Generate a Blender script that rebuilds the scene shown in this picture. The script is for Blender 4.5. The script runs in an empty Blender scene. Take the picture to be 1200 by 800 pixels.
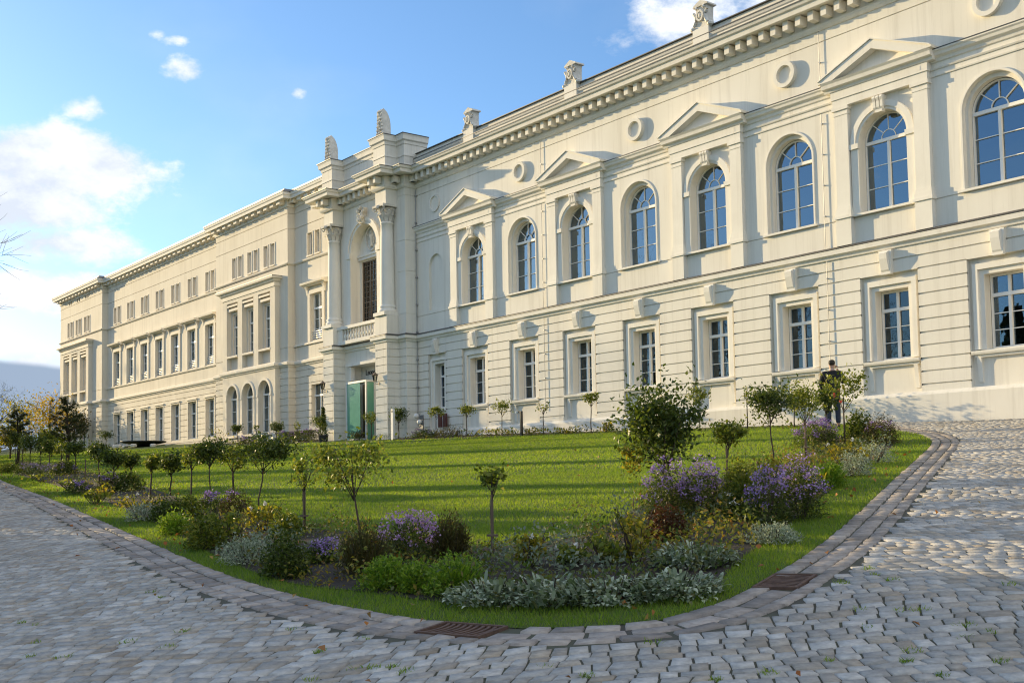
import bpy, bmesh, math, random
import numpy as np
from mathutils import Vector, Matrix

R = math.radians
rnd = random.Random(7)
nrng = np.random.default_rng(11)
scene = bpy.context.scene
COL = scene.collection

# ---------------------------------------------------------------- camera
# world axes: X along the facade (to the right), Y into the building, Z up,
# origin at the photographer's eye; 1 unit = 1 metre
cam_d = bpy.data.cameras.new("camera")
cam = bpy.data.objects.new("camera", cam_d)
COL.objects.link(cam)
rt = Vector((0.6117, 0.7909, -0.0172)).normalized()
fw = Vector((-0.7889, 0.6115, 0.0606)).normalized()
up = rt.cross(fw).normalized()
rt = fw.cross(up).normalized()
cam.matrix_world = Matrix(((rt.x, up.x, -fw.x, 0), (rt.y, up.y, -fw.y, 0), (rt.z, up.z, -fw.z, 0), (0, 0, 0, 1)))
cam_d.sensor_width = 36
cam_d.lens = 1334.15 / 1200 * 36
cam_d.shift_y = (482.36 - 400) / 1200
cam_d.clip_start = 0.1
cam_d.clip_end = 6000
scene.camera = cam

# ---------------------------------------------------------------- light
SUN_PLAN, SUN_EL = R(15.5), R(12.0)
travel = Vector((math.cos(SUN_PLAN) * math.cos(SUN_EL), math.sin(SUN_PLAN) * math.cos(SUN_EL), -math.sin(SUN_EL)))
sun_d = bpy.data.lights.new("sun", 'SUN')
sun_d.energy = 4.3
sun_d.angle = R(0.53)
sun_d.color = (1.0, 0.77, 0.42)
sun = bpy.data.objects.new("sun", sun_d)
sun.rotation_euler = travel.to_track_quat('-Z', 'Y').to_euler()
sun.location = (-60, -30, 40)
COL.objects.link(sun)

world = bpy.data.worlds.new("World")
scene.world = world
world.use_nodes = True
wn, wl = world.node_tree.nodes, world.node_tree.links
wn.clear()


def wnode(t, **k):
    n = wn.new(t)
    for a, b in k.items():
        setattr(n, a, b)
    return n


def wmath(op, a, b=None, c=None, clamp=False):
    n = wnode('ShaderNodeMath', operation=op)
    n.use_clamp = clamp
    for i, v in enumerate((a, b, c)):
        if v is None:
            continue
        if isinstance(v, (int, float)):
            n.inputs[i].default_value = v
        else:
            wl.new(v, n.inputs[i])
    return n.outputs[0]


sky = wnode('ShaderNodeTexSky', sky_type='NISHITA')
sky.sun_disc = False
sky.sun_elevation = SUN_EL
sky.sun_rotation = math.atan2(-travel.x, -travel.y) % (2 * math.pi)
sky.air_density = 1.0
sky.dust_density = 0.6
sky.ozone_density = 2.2
tc = wnode('ShaderNodeTexCoord')
sep = wnode('ShaderNodeSeparateXYZ')
wl.new(tc.outputs['Generated'], sep.inputs[0])
# compass bearing and height of the looked-at direction, in degrees
az = wmath('MULTIPLY', wmath('ARCTAN2', sep.outputs[1], wmath('MULTIPLY', sep.outputs[0], -1)), 180 / math.pi)
el = wmath('MULTIPLY', wmath('ARCSINE', sep.outputs[2]), 180 / math.pi)
mapn = wnode('ShaderNodeMapping')
mapn.inputs['Scale'].default_value = (1, 1, 1.7)
wl.new(tc.outputs['Generated'], mapn.inputs[0])
nz = wnode('ShaderNodeTexNoise')
nz.inputs['Scale'].default_value = 12
nz.inputs['Detail'].default_value = 12
nz.inputs['Roughness'].default_value = 0.64
wl.new(mapn.outputs[0], nz.inputs['Vector'])
nz2 = wnode('ShaderNodeTexNoise')
nz2.inputs['Scale'].default_value = 3.2
nz2.inputs['Detail'].default_value = 5
wl.new(mapn.outputs[0], nz2.inputs['Vector'])


def bank(caz, cel, raz, rel, amp):
    a = wmath('DIVIDE', wmath('SUBTRACT', az, caz), raz)
    e = wmath('DIVIDE', wmath('SUBTRACT', el, cel), rel)
    d2 = wmath('ADD', wmath('MULTIPLY', a, a), wmath('MULTIPLY', e, e))
    return wmath('MULTIPLY', wmath('POWER', 2.718, wmath('MULTIPLY', d2, -1)), amp)


# clouds and added fill banks: bearing, height, half-widths (degrees), strength
BANKS = CLOUDS = [(15.8, 15.0, 5.2, 1.9, 1.35), (13.2, 13.2, 6.0, 2.3, 1.25), (17.2, 17.6, 1.7, .9, .66), (15.0, 11.4, 6.5, 1.3, 1.0),
                  (12.5, 9.2, 8.0, 1.4, 1.0), (13.0, 7.0, 5.0, .7, .55), (14.5, 5.8, 5.0, 1.0, .95), (21.8, 19.7, 1.5, .8, .78), (21.3, 21.0, .9, .35, .6), (27.2, 19.0, .8, .45, .7),
                  (46.0, 22.0, 3.6, 1.7, .84), (43.2, 21.2, 2.6, 1.3, .80), (49, 23.5, 3.5, 2.0, .78), (20.5, 21.2, .8, .4, .52), (165, 32, 62, 34, 1.3), (-140, 36, 52, 32, 1.2), (40, 84, 400, 26, 1.2)]  # last three: unseen banks added as soft fill for shaded faces and ground
acc = None
for b in BANKS:
    o = bank(*b)
    acc = o if acc is None else wmath('MAXIMUM', acc, o)
dens = wmath('ADD', acc, wmath('MULTIPLY', wmath('SUBTRACT', nz.outputs[0], 0.5), 1.9))
cl = wnode('ShaderNodeMapRange', interpolation_type='SMOOTHSTEP')
cl.inputs['From Min'].default_value = 0.40
cl.inputs['From Max'].default_value = 0.86
wl.new(dens, cl.inputs['Value'])
# high thin veil
veil = wnode('ShaderNodeMapRange')
veil.inputs['From Min'].default_value = 0.50
veil.inputs['From Max'].default_value = 0.95
veil.inputs['To Max'].default_value = 0.35
wl.new(nz2.outputs[0], veil.inputs['Value'])
cmix = wnode('ShaderNodeMix', data_type='RGBA')
wl.new(wmath('MAXIMUM', cl.outputs[0], veil.outputs[0]), cmix.inputs['Factor'])
skyg = wnode('ShaderNodeMix', data_type='RGBA', blend_type='MULTIPLY')
skyg.inputs['Factor'].default_value = 1
wl.new(sky.outputs[0], skyg.inputs[6])
skyg.inputs[7].default_value = (0.90,1.11,1.34,1)
wl.new(skyg.outputs[2], cmix.inputs[6])
cshade = wnode('ShaderNodeMix', data_type='RGBA')
wl.new(wmath('MULTIPLY', wmath('SUBTRACT', nz.outputs[0], .38), 3.2, clamp=True), cshade.inputs['Factor'])
cshade.inputs[6].default_value = (4.3, 4.7, 5.4, 1)
cshade.inputs[7].default_value = (6.8,6.9,7.0,1)
wl.new(cshade.outputs[2], cmix.inputs[7])
# a grey-blue bank of cloud low over the horizon to the left
low = wnode('ShaderNodeMapRange', interpolation_type='SMOOTHSTEP')
edge = wmath('ADD', 6.05, wmath('ADD', wmath('MULTIPLY', wmath('SUBTRACT', nz2.outputs[0], .5), 1.6), wmath('MULTIPLY', wmath('ABSOLUTE', wmath('SUBTRACT', az, 12.5)), -.13)))
wl.new(wmath('SUBTRACT', el, edge), low.inputs['Value'])
low.inputs['From Min'].default_value = -0.10
low.inputs['From Max'].default_value = 0.22
low.inputs['To Min'].default_value = 1
low.inputs['To Max'].default_value = 0
lmix = wnode('ShaderNodeMix', data_type='RGBA')
wl.new(low.outputs[0], lmix.inputs['Factor'])
wl.new(cmix.outputs[2], lmix.inputs[6])
lshade = wnode('ShaderNodeMix', data_type='RGBA')
wl.new(wmath('MULTIPLY', wmath('SUBTRACT', nz2.outputs[0], .3), 2.5, clamp=True), lshade.inputs['Factor'])
lshade.inputs[6].default_value = (2.0,2.55,3.4,1)
lshade.inputs[7].default_value = (2.1, 2.65, 3.5, 1)
wl.new(lshade.outputs[2], lmix.inputs[7])
bg = wnode('ShaderNodeBackground')
bg.inputs['Strength'].default_value = 0.1
wl.new(lmix.outputs[2], bg.inputs['Color'])
wout = wnode('ShaderNodeOutputWorld')
wl.new(bg.outputs[0], wout.inputs[0])

scene.view_settings.view_transform = 'Standard'
scene.view_settings.look = 'None'
scene.view_settings.exposure = 0.88
scene.view_settings.gamma = 1
scene.render.film_transparent = False
scene.cycles.filter_width = 1.1
scene.cycles.max_bounces = 8
scene.cycles.transparent_max_bounces = 12


# ---------------------------------------------------------------- helpers
def ground_z(x, y):
    return -1.62 - 0.0245 * x + 0.0957 * y


class MB:
    """collects shapes; build() links them as ONE mesh object"""

    def __init__(self):
        self.v, self.f, self.m = [], [], []
        self.mi = 0

    def add(self, verts, faces):
        o = len(self.v)
        self.v += [tuple(p) for p in verts]
        self.f += [tuple(o + i for i in f) for f in faces]
        self.m += [self.mi] * len(faces)

    def quad(self, a, b, c, d):
        self.add((a, b, c, d), ((0, 1, 2, 3),))

    def box(self, x0, x1, y0, y1, z0, z1):
        v = [(x, y, z) for z in (z0, z1) for y in (y0, y1) for x in (x0, x1)]
        self.add(v, ((0, 2, 3, 1), (4, 5, 7, 6), (0, 1, 5, 4), (2, 6, 7, 3), (0, 4, 6, 2), (1, 3, 7, 5)))

    def ext_y(self, pts, y0, y1):
        """prism of an XZ outline between two depths"""
        n = len(pts)
        v = [(x, y0, z) for x, z in pts] + [(x, y1, z) for x, z in pts]
        f = [tuple(range(n)), tuple(range(2 * n - 1, n - 1, -1))]
        f += [(i, n + i, n + (i + 1) % n, (i + 1) % n) for i in range(n)]
        self.add(v, f)

    def ext_x(self, pts, x0, x1):
        """prism of a YZ outline along X"""
        n = len(pts)
        v = [(x0, y, z) for y, z in pts] + [(x1, y, z) for y, z in pts]
        f = [tuple(range(n)), tuple(range(2 * n - 1, n - 1, -1))]
        f += [(i, n + i, n + (i + 1) % n, (i + 1) % n) for i in range(n)]
        self.add(v, f)

    def ring(self, cx, zc, r0, r1, y0, y1, a0=0.0, a1=math.pi, n=20, sx=1.0):
        """flat ring sector in an XZ plane with thickness y0..y1"""
        full = abs(a1 - a0) > 6.2
        k = n + 1
        v = []
        for i in range(k):
            a = a0 + (a1 - a0) * i / n
            c, s = math.cos(a), math.sin(a)
            for r in (r0, r1):
                for y in (y0, y1):
                    v.append((cx + r * c * sx, y, zc + r * s))
        f = []
        for i in range(n):
            b, e = 4 * i, 4 * i + 4
            f += [(b, b + 2, e + 2, e), (b + 1, e + 1, e + 3, b + 3), (b, e, e + 1, b + 1), (b + 2, b + 3, e + 3, e + 2)]
        if not full:
            f += [(0, 1, 3, 2), (4 * n, 4 * n + 2, 4 * n + 3, 4 * n + 1)]
        self.add(v, f)

    def lathe(self, cx, cy, prof, n=16, a0=0, a1=2 * math.pi):
        full = abs(a1 - a0) > 6.2
        k = n if full else n + 1
        v = []
        for r, z in prof:
            for i in range(k):
                a = a0 + (a1 - a0) * i / n
                v.append((cx + r * math.cos(a), cy + r * math.sin(a), z))
        f = []
        for j in range(len(prof) - 1):
            for i in range(n):
                i2 = (i + 1) % k
                f.append((j * k + i, j * k + i2, (j + 1) * k + i2, (j + 1) * k + i))
        f.append(tuple(range(k))[::-1])
        f.append(tuple((len(prof) - 1) * k + i for i in range(k)))
        self.add(v, f)

    def tube(self, pts, radii, n=6):
        pts = [Vector(p) for p in pts]
        if not isinstance(radii, (list, tuple)):
            radii = [radii] * len(pts)
        v = []
        for i, p in enumerate(pts):
            d = (pts[min(i + 1, len(pts) - 1)] - pts[max(i - 1, 0)])
            d = d.normalized() if d.length > 1e-9 else Vector((0, 0, 1))
            a = d.cross(Vector((0, 0, 1)) if abs(d.z) < .9 else Vector((1, 0, 0))).normalized()
            b = d.cross(a)
            for k in range(n):
                t = 2 * math.pi * k / n
                v.append(p + (a * math.cos(t) + b * math.sin(t)) * radii[i])
        f = []
        for i in range(len(pts) - 1):
            for k in range(n):
                k2 = (k + 1) % n
                f.append((i * n + k, i * n + k2, (i + 1) * n + k2, (i + 1) * n + k))
        f.append(tuple(range(n))[::-1])
        f.append(tuple((len(pts) - 1) * n + k for k in range(n)))
        self.add(v, f)

    def sweep(self, path, prof):
        """moulding: closed profile [(outward, z)] along a plan polyline, outward = left of travel"""
        P = [Vector(p) for p in path]
        nn = []
        for i in range(len(P) - 1):
            d = (P[i + 1] - P[i]).normalized()
            nn.append(Vector((-d.y, d.x)))
        off = []
        for i in range(len(P)):
            if i == 0:
                off.append(nn[0])
            elif i == len(P) - 1:
                off.append(nn[-1])
            else:
                s = nn[i - 1] + nn[i]
                off.append(s / max(.2, (1 + nn[i - 1].dot(nn[i]))))
        k = len(prof)
        v = []
        for i in range(len(P)):
            for o, z in prof:
                q = P[i] + off[i] * o
                v.append((q.x, q.y, z))
        f = []
        for i in range(len(P) - 1):
            for j in range(k):
                j2 = (j + 1) % k
                f.append((i * k + j, i * k + j2, (i + 1) * k + j2, (i + 1) * k + j))
        f.append(tuple(range(k)))
        f.append(tuple((len(P) - 1) * k + j for j in range(k))[::-1])
        self.add(v, f)

    def panel(self, O, U, N, u0, u1, z0, z1, ops=(), grooves=(), gh=.035, gd=.035):
        """wall face with openings: op = (ua, ub, za, zb, reveal, arched, back)"""
        def P(u, d, z):
            return (O[0] + U[0] * u + N[0] * d, O[1] + U[1] * u + N[1] * d, z)
        allops = [tuple(o) + (False,) * (7 - len(o)) for o in ops]
        for g in grooves:
            segs = [(u0, u1)]
            for o in ops:
                if o[2] - gh < g < o[3] + gh:
                    ns = []
                    for a, b in segs:
                        if o[1] <= a or o[0] >= b:
                            ns.append((a, b))
                        else:
                            if o[0] > a + 1e-6:
                                ns.append((a, o[0]))
                            if o[1] < b - 1e-6:
                                ns.append((o[1], b))
                    segs = ns
            for a, b in segs:
                allops.append((a, b, g - gh / 2, g + gh / 2, gd, False, True))
        us = sorted({u0, u1} | {min(max(x, u0), u1) for o in allops for x in o[:2]})
        zs = sorted({z0, z1} | {min(max(x, z0), z1) for o in allops for x in o[2:4]})
        for i in range(len(us) - 1):
            if us[i + 1] - us[i] < 1e-6:
                continue
            um = (us[i] + us[i + 1]) / 2
            start = None
            for j in range(len(zs)):
                solid = False
                if j < len(zs) - 1:
                    zm = (zs[j] + zs[j + 1]) / 2
                    solid = not any(o[0] < um < o[1] and o[2] < zm < o[3] for o in allops)
                if solid and start is None:
                    start = zs[j]
                if not solid and start is not None:
                    if zs[j] - start > 1e-6:
                        self.quad(P(us[i], 0, start), P(us[i + 1], 0, start), P(us[i + 1], 0, zs[j]), P(us[i], 0, zs[j]))
                    start = None
        for a, b, za, zb, d, arch, back in allops:
            if arch:
                r = (b - a) / 2
                c = (a + b) / 2
                zc = zb - r
                n = 20
                arc = [(c - r * math.cos(math.pi * k / n), zc + r * math.sin(math.pi * k / n)) for k in range(n + 1)]
                for k in range(n):
                    (xa, sa), (xb, sb) = arc[k], arc[k + 1]
                    self.quad(P(xa, 0, sa), P(xb, 0, sb), P(xb, 0, zb), P(xa, 0, zb))
                    self.quad(P(xa, 0, sa), P(xa, d, sa), P(xb, d, sb), P(xb, 0, sb))
                zt = zc
            else:
                zt = zb
                self.quad(P(a, 0, zb), P(a, d, zb), P(b, d, zb), P(b, 0, zb))
            self.quad(P(a, 0, za), P(a, d, za), P(a, d, zt), P(a, 0, zt))
            self.quad(P(b, 0, za), P(b, 0, zt), P(b, d, zt), P(b, d, za))
            self.quad(P(a, 0, za), P(b, 0, za), P(b, d, za), P(a, d, za))
            if back:
                self.quad(P(a, d, za), P(b, d, za), P(b, d, zb), P(a, d, zb))

    def build(self, name, mat, parent=None, smooth=False, loc=None):
        me = bpy.data.meshes.new(name)
        me.from_pydata(self.v, [], self.f)
        mats = mat if isinstance(mat, (list, tuple)) else [mat]
        for m in mats:
            me.materials.append(m)
        if len(mats) > 1:
            me.polygons.foreach_set('material_index', self.m)
        if smooth:
            me.polygons.foreach_set('use_smooth', [True] * len(me.polygons))
        me.update()
        o = bpy.data.objects.new(name, me)
        COL.objects.link(o)
        if parent:
            o.parent = parent
        if loc:
            o.location = loc
        return o


def np_mesh(name, verts, faces, mat, parent=None, smooth=False, loc=None):
    """verts (n,3), faces (m,k) numpy arrays -> one mesh object"""
    me = bpy.data.meshes.new(name)
    verts = np.asarray(verts, dtype=np.float32)
    faces = np.asarray(faces, dtype=np.int32)
    k = faces.shape[1]
    me.vertices.add(len(verts))
    me.vertices.foreach_set('co', verts.ravel())
    me.loops.add(faces.size)
    me.loops.foreach_set('vertex_index', faces.ravel())
    me.polygons.add(len(faces))
    me.polygons.foreach_set('loop_start', np.arange(0, faces.size, k, dtype=np.int32))
    me.polygons.foreach_set('loop_total', np.full(len(faces), k, dtype=np.int32))
    if smooth:
        me.polygons.foreach_set('use_smooth', np.ones(len(faces), dtype=bool))
    me.update(calc_edges=True)
    me.materials.append(mat)
    o = bpy.data.objects.new(name, me)
    COL.objects.link(o)
    if parent:
        o.parent = parent
    if loc is not None:
        o.location = loc
    return o


def tag(o, label=None, cat=None, group=None, kind=None):
    if label:
        o['label'] = label
    if cat:
        o['category'] = cat
    if group:
        o['group'] = group
    if kind:
        o['kind'] = kind
    return o


def empty(name, loc, label=None, cat=None, group=None):
    o = bpy.data.objects.new(name, None)
    o.empty_display_size = .2
    o.location = loc
    COL.objects.link(o)
    return tag(o, label, cat, group)


def copy_tree(o, parent=None, loc=None):
    c = o.copy()
    COL.objects.link(c)
    c.parent = parent
    if loc is not None:
        c.location = loc
    for ch in list(o.children):
        copy_tree(ch, c)
    return c


# ---------------------------------------------------------------- materials
def mat_new(name):
    m = bpy.data.materials.new(name)
    m.use_nodes = True
    nt = m.node_tree
    return m, nt, nt.nodes, nt.links, nt.nodes['Principled BSDF']


def streaked(m, amount=.10, scale=(1.6, 1.6, .07)):
    """rain streaks and grime: a second, vertically drawn-out noise over the plaster colour"""
    nt = m.node_tree
    n, l = nt.nodes, nt.links
    b = n['Principled BSDF']
    src = b.inputs['Base Color'].links[0].from_socket
    t = n.new('ShaderNodeTexCoord')
    mp = n.new('ShaderNodeMapping')
    mp.inputs['Scale'].default_value = scale
    l.new(t.outputs['Object'], mp.inputs[0])
    z = n.new('ShaderNodeTexNoise')
    z.inputs['Scale'].default_value = 2.6
    z.inputs['Detail'].default_value = 7
    z.inputs['Roughness'].default_value = .7
    l.new(mp.outputs[0], z.inputs['Vector'])
    r = n.new('ShaderNodeMapRange')
    r.inputs['From Min'].default_value = .50
    r.inputs['From Max'].default_value = .74
    r.inputs['To Min'].default_value = 0
    r.inputs['To Max'].default_value = amount
    l.new(z.outputs[0], r.inputs['Value'])
    mx = n.new('ShaderNodeMix')
    mx.data_type = 'RGBA'
    l.new(r.outputs[0], mx.inputs['Factor'])
    l.new(src, mx.inputs[6])
    mx.inputs[7].default_value = (.33, .29, .23, 1)
    l.new(mx.outputs[2], b.inputs['Base Color'])


def simple(name, col, rough=.6, metal=0, spec=.5):
    m, nt, n, l, b = mat_new(name)
    b.inputs['Base Color'].default_value = (*col, 1)
    b.inputs['Roughness'].default_value = rough
    b.inputs['Metallic'].default_value = metal
    b.inputs['Specular IOR Level'].default_value = spec
    return m


def noisy(name, c0, c1, scale=3, detail=6, rough=.8, bump=.15, bscale=None, island=0.0, dist=.02, stretch=None, bdist=None):
    """two-tone noise; island = brightness spread from piece to piece"""
    m, nt, n, l, b = mat_new(name)
    t = n.new('ShaderNodeTexCoord')
    vec = t.outputs['Object']
    if stretch:
        mp = n.new('ShaderNodeMapping')
        mp.inputs['Scale'].default_value = stretch
        l.new(vec, mp.inputs[0])
        vec = mp.outputs[0]
    z = n.new('ShaderNodeTexNoise')
    z.inputs['Scale'].default_value = scale
    z.inputs['Detail'].default_value = detail
    z.inputs['Roughness'].default_value = .65
    l.new(vec, z.inputs['Vector'])
    r = n.new('ShaderNodeValToRGB')
    r.color_ramp.elements[0].position = .32
    r.color_ramp.elements[1].position = .68
    r.color_ramp.elements[0].color = (*c0, 1)
    r.color_ramp.elements[1].color = (*c1, 1)
    l.new(z.outputs[0], r.inputs[0])
    out = r.outputs[0]
    if island:
        g = n.new('ShaderNodeNewGeometry')
        mr = n.new('ShaderNodeMapRange')
        mr.inputs['To Min'].default_value = 1 - island
        mr.inputs['To Max'].default_value = 1 + island
        l.new(g.outputs['Random Per Island'], mr.inputs['Value'])
        mx = n.new('ShaderNodeMix')
        mx.data_type = 'RGBA'
        mx.blend_type = 'MULTIPLY'
        mx.inputs['Factor'].default_value = 1
        l.new(out, mx.inputs[6])
        l.new(mr.outputs[0], mx.inputs[7])
        out = mx.outputs[2]
    l.new(out, b.inputs['Base Color'])
    b.inputs['Roughness'].default_value = rough
    if bump:
        z2 = n.new('ShaderNodeTexNoise')
        z2.inputs['Scale'].default_value = bscale or scale * 8
        z2.inputs['Detail'].default_value = 5
        l.new(t.outputs['Object'], z2.inputs['Vector'])
        bp = n.new('ShaderNodeBump')
        bp.inputs['Strength'].default_value = bump
        bp.inputs['Distance'].default_value = bdist or dist
        l.new(z2.outputs[0], bp.inputs['Height'])
        l.new(bp.outputs[0], b.inputs['Normal'])
    return m


def leafy(name, cols, trans=.35, rough=.55, tcol=None, patch=None):
    """leaf: each leaf (mesh island) takes its own tone from the list; lets light through"""
    m, nt, n, l, b = mat_new(name)
    g = n.new('ShaderNodeNewGeometry')
    r = n.new('ShaderNodeValToRGB')
    r.color_ramp.interpolation = 'LINEAR'
    els = r.color_ramp.elements
    while len(els) < len(cols):
        els.new(.5)
    for i, c in enumerate(cols):
        els[i].position = i / (len(cols) - 1)
        els[i].color = (*c, 1)
    l.new(g.outputs['Random Per Island'], r.inputs[0])
    cout = r.outputs[0]
    if patch:
        t = n.new('ShaderNodeTexCoord')
        z = n.new('ShaderNodeTexNoise')
        z.inputs['Scale'].default_value = .55
        z.inputs['Detail'].default_value = 8
        z.inputs['Roughness'].default_value = .7
        l.new(t.outputs['Object'], z.inputs['Vector'])
        mr = n.new('ShaderNodeMapRange')
        mr.inputs['From Min'].default_value = .42
        mr.inputs['From Max'].default_value = .66
        l.new(z.outputs[0], mr.inputs['Value'])
        pm = n.new('ShaderNodeMix')
        pm.data_type = 'RGBA'
        pm.blend_type = 'MULTIPLY'
        l.new(mr.outputs[0], pm.inputs['Factor'])
        l.new(cout, pm.inputs[6])
        pm.inputs[7].default_value = (*patch, 1)
        cout = pm.outputs[2]
    l.new(cout, b.inputs['Base Color'])
    b.inputs['Roughness'].default_value = rough
    b.inputs['Specular IOR Level'].default_value = .35
    tr = n.new('ShaderNodeBsdfTranslucent')
    gain = n.new('ShaderNodeMix')
    gain.data_type = 'RGBA'
    gain.blend_type = 'MULTIPLY'
    gain.inputs['Factor'].default_value = 1
    l.new(cout, gain.inputs[6])
    gain.inputs[7].default_value = (*(tcol or (1.5, 1.45, .7)), 1)
    l.new(gain.outputs[2], tr.inputs['Color'])
    mx = n.new('ShaderNodeMixShader')
    mx.inputs[0].default_value = trans
    l.new(b.outputs[0], mx.inputs[1])
    l.new(tr.outputs[0], mx.inputs[2])
    l.new(mx.outputs[0], n['Material Output'].inputs[0])
    return m


def glass_mat(name, tint, ior=1.9, thru=.8):
    m, nt, n, l, b = mat_new(name)
    n.remove(b)
    tr = n.new('ShaderNodeBsdfTransparent')
    tr.inputs[0].default_value = (*[c * thru for c in tint], 1)
    gl = n.new('ShaderNodeBsdfGlossy')
    gl.inputs['Roughness'].default_value = .012
    gl.inputs['Color'].default_value = (.66, .84, 1, 1)
    fr = n.new('ShaderNodeFresnel')
    fr.inputs[0].default_value = ior
    # old panes are never quite flat
    t = n.new('ShaderNodeTexCoord')
    z = n.new('ShaderNodeTexNoise')
    z.inputs['Scale'].default_value = 2.2
    z.inputs['Detail'].default_value = 2
    l.new(t.outputs['Object'], z.inputs['Vector'])
    bp = n.new('ShaderNodeBump')
    bp.inputs['Strength'].default_value = .06
    bp.inputs['Distance'].default_value = .03
    l.new(z.outputs[0], bp.inputs['Height'])
    l.new(bp.outputs[0], gl.inputs['Normal'])
    mx = n.new('ShaderNodeMixShader')
    l.new(fr.outputs[0], mx.inputs[0])
    l.new(tr.outputs[0], mx.inputs[1])
    l.new(gl.outputs[0], mx.inputs[2])
    l.new(mx.outputs[0], n['Material Output'].inputs[0])
    return m


M = {}
M['plaster'] = noisy('plaster', (.73, .69, .61), (.80, .765, .69), scale=.55, detail=8, rough=.88, bump=.10, bscale=35, dist=.01, stretch=(1, 1, .45))
M['plaster_tan'] = noisy('tan_plaster', (.66, .60, .50), (.75, .69, .585), scale=.8, detail=9, rough=.9, bump=.15, bscale=30, dist=.01, stretch=(1, 1, .5))
M['trim_tan'] = noisy('tan_trim', (.71, .65, .55), (.79, .73, .635), scale=1.1, detail=6, rough=.85, bump=.08, bscale=30, dist=.01)
M['trim'] = noisy('trim_plaster', (.76, .72, .645), (.82, .785, .71), scale=1.1, detail=6, rough=.85, bump=.08, bscale=30, dist=.01)
for k_ in ('plaster', 'plaster_tan', 'trim'):
    streaked(M[k_], .30 if k_ != 'trim' else .22)
M['stone'] = noisy('carved_stone', (.55, .52, .46), (.78, .74, .67), scale=5, detail=8, rough=.9, bump=.4, bscale=22, dist=.03)
M['zinc'] = simple('zinc_sheet', (.09, .085, .08), .5, .3)
M['roof'] = noisy('roof_metal', (.16, .15, .14), (.22, .21, .20), scale=.6, rough=.5, bump=0)
M['frame'] = simple('white_painted_wood', (.82, .80, .76), .4)
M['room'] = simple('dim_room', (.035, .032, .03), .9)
M['curtain'] = noisy('curtain_cloth', (.42, .50, .62), (.55, .62, .72), scale=4, rough=.9, bump=0)
M['reveal_tone'] = simple('ochre_reveal_tone', (.60, .46, .25), .85)  # ochre stands in for warm light and shade on the attic reveals
M['glass'] = glass_mat('window_glass', (.93, .96, 1.0), 3.0, .62)
M['glass_dark'] = glass_mat('leaded_glass', (.6, .5, .36), 1.6, .7)
M['glass_green'] = glass_mat('green_glass', (.28, .78, .58), 1.5, .95)
M['glass_low'] = glass_mat('lower_window_glass', (.93, .96, 1.0), 1.95, .7)
M['bronze'] = simple('dark_bronze', (.19, .14, .095), .5, .3)
M['steel'] = simple('grey_steel', (.35, .35, .35), .45, .7)
M['white_metal'] = simple('white_metal', (.66, .66, .65), .4)
M['black_metal'] = simple('black_metal', (.015, .015, .016), .45)
M['rust'] = noisy('rusty_iron', (.075, .040, .028), (.14, .078, .050), scale=18, rough=.8, bump=.3)
M['dark_letter'] = simple('dark_letters', (.05, .045, .04), .5)
M['maroon'] = simple('maroon_plaque', (.12, .03, .02), .5)

# ================================================================ the palace
YM = 27.0                      # main wall plane
YP, YR = 25.8, 26.42           # portal piers / portal wall
YW, YB = 26.6, 26.33           # side pavilions / their three-window bays
CX = [-14.79 - 3.207 * k for k in range(8)]        # window axes, right to left
CX = [-8.376, -11.583] + CX                        # two more beyond the frame
PED = set(range(1, 10, 2))                          # pedimented axes (index)
XR = -6.6                                           # right end of what is built
XB0 = -39.98                                        # narrow first axis beside the portal
PALACE = empty('palace', (-46, 27, 2), 'long cream white palace with arched windows, columned entrance bay and roof ornaments', 'building')


def part(mb, name, mat, label=None, smooth=False, parent=PALACE):
    o = mb.build(name, mat, None, smooth)
    o.parent = parent
    o.matrix_parent_inverse = Matrix.Translation(-PALACE_LOC)
    if label:
        o['label'] = label
    return o


PALACE_LOC = Vector(PALACE.location)
FX, FN = (1, 0), (0, 1)


def front(mb, Y, x0, x1, z0, z1, ops=(), gr=(), gh=.035, gd=.035):
    mb.panel((0, Y), FX, FN, x0, x1, z0, z1, ops, gr, gh, gd)


def side(mb, X, y0, y1, z0, z1, gr=(), gh=.035, gd=.03, s=-1):
    """face looking towards +X (s=-1) or -X (s=1)"""
    mb.panel((X, 0), (0, 1), (s, 0), y0, y1, z0, z1, (), gr, gh, gd)


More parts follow.
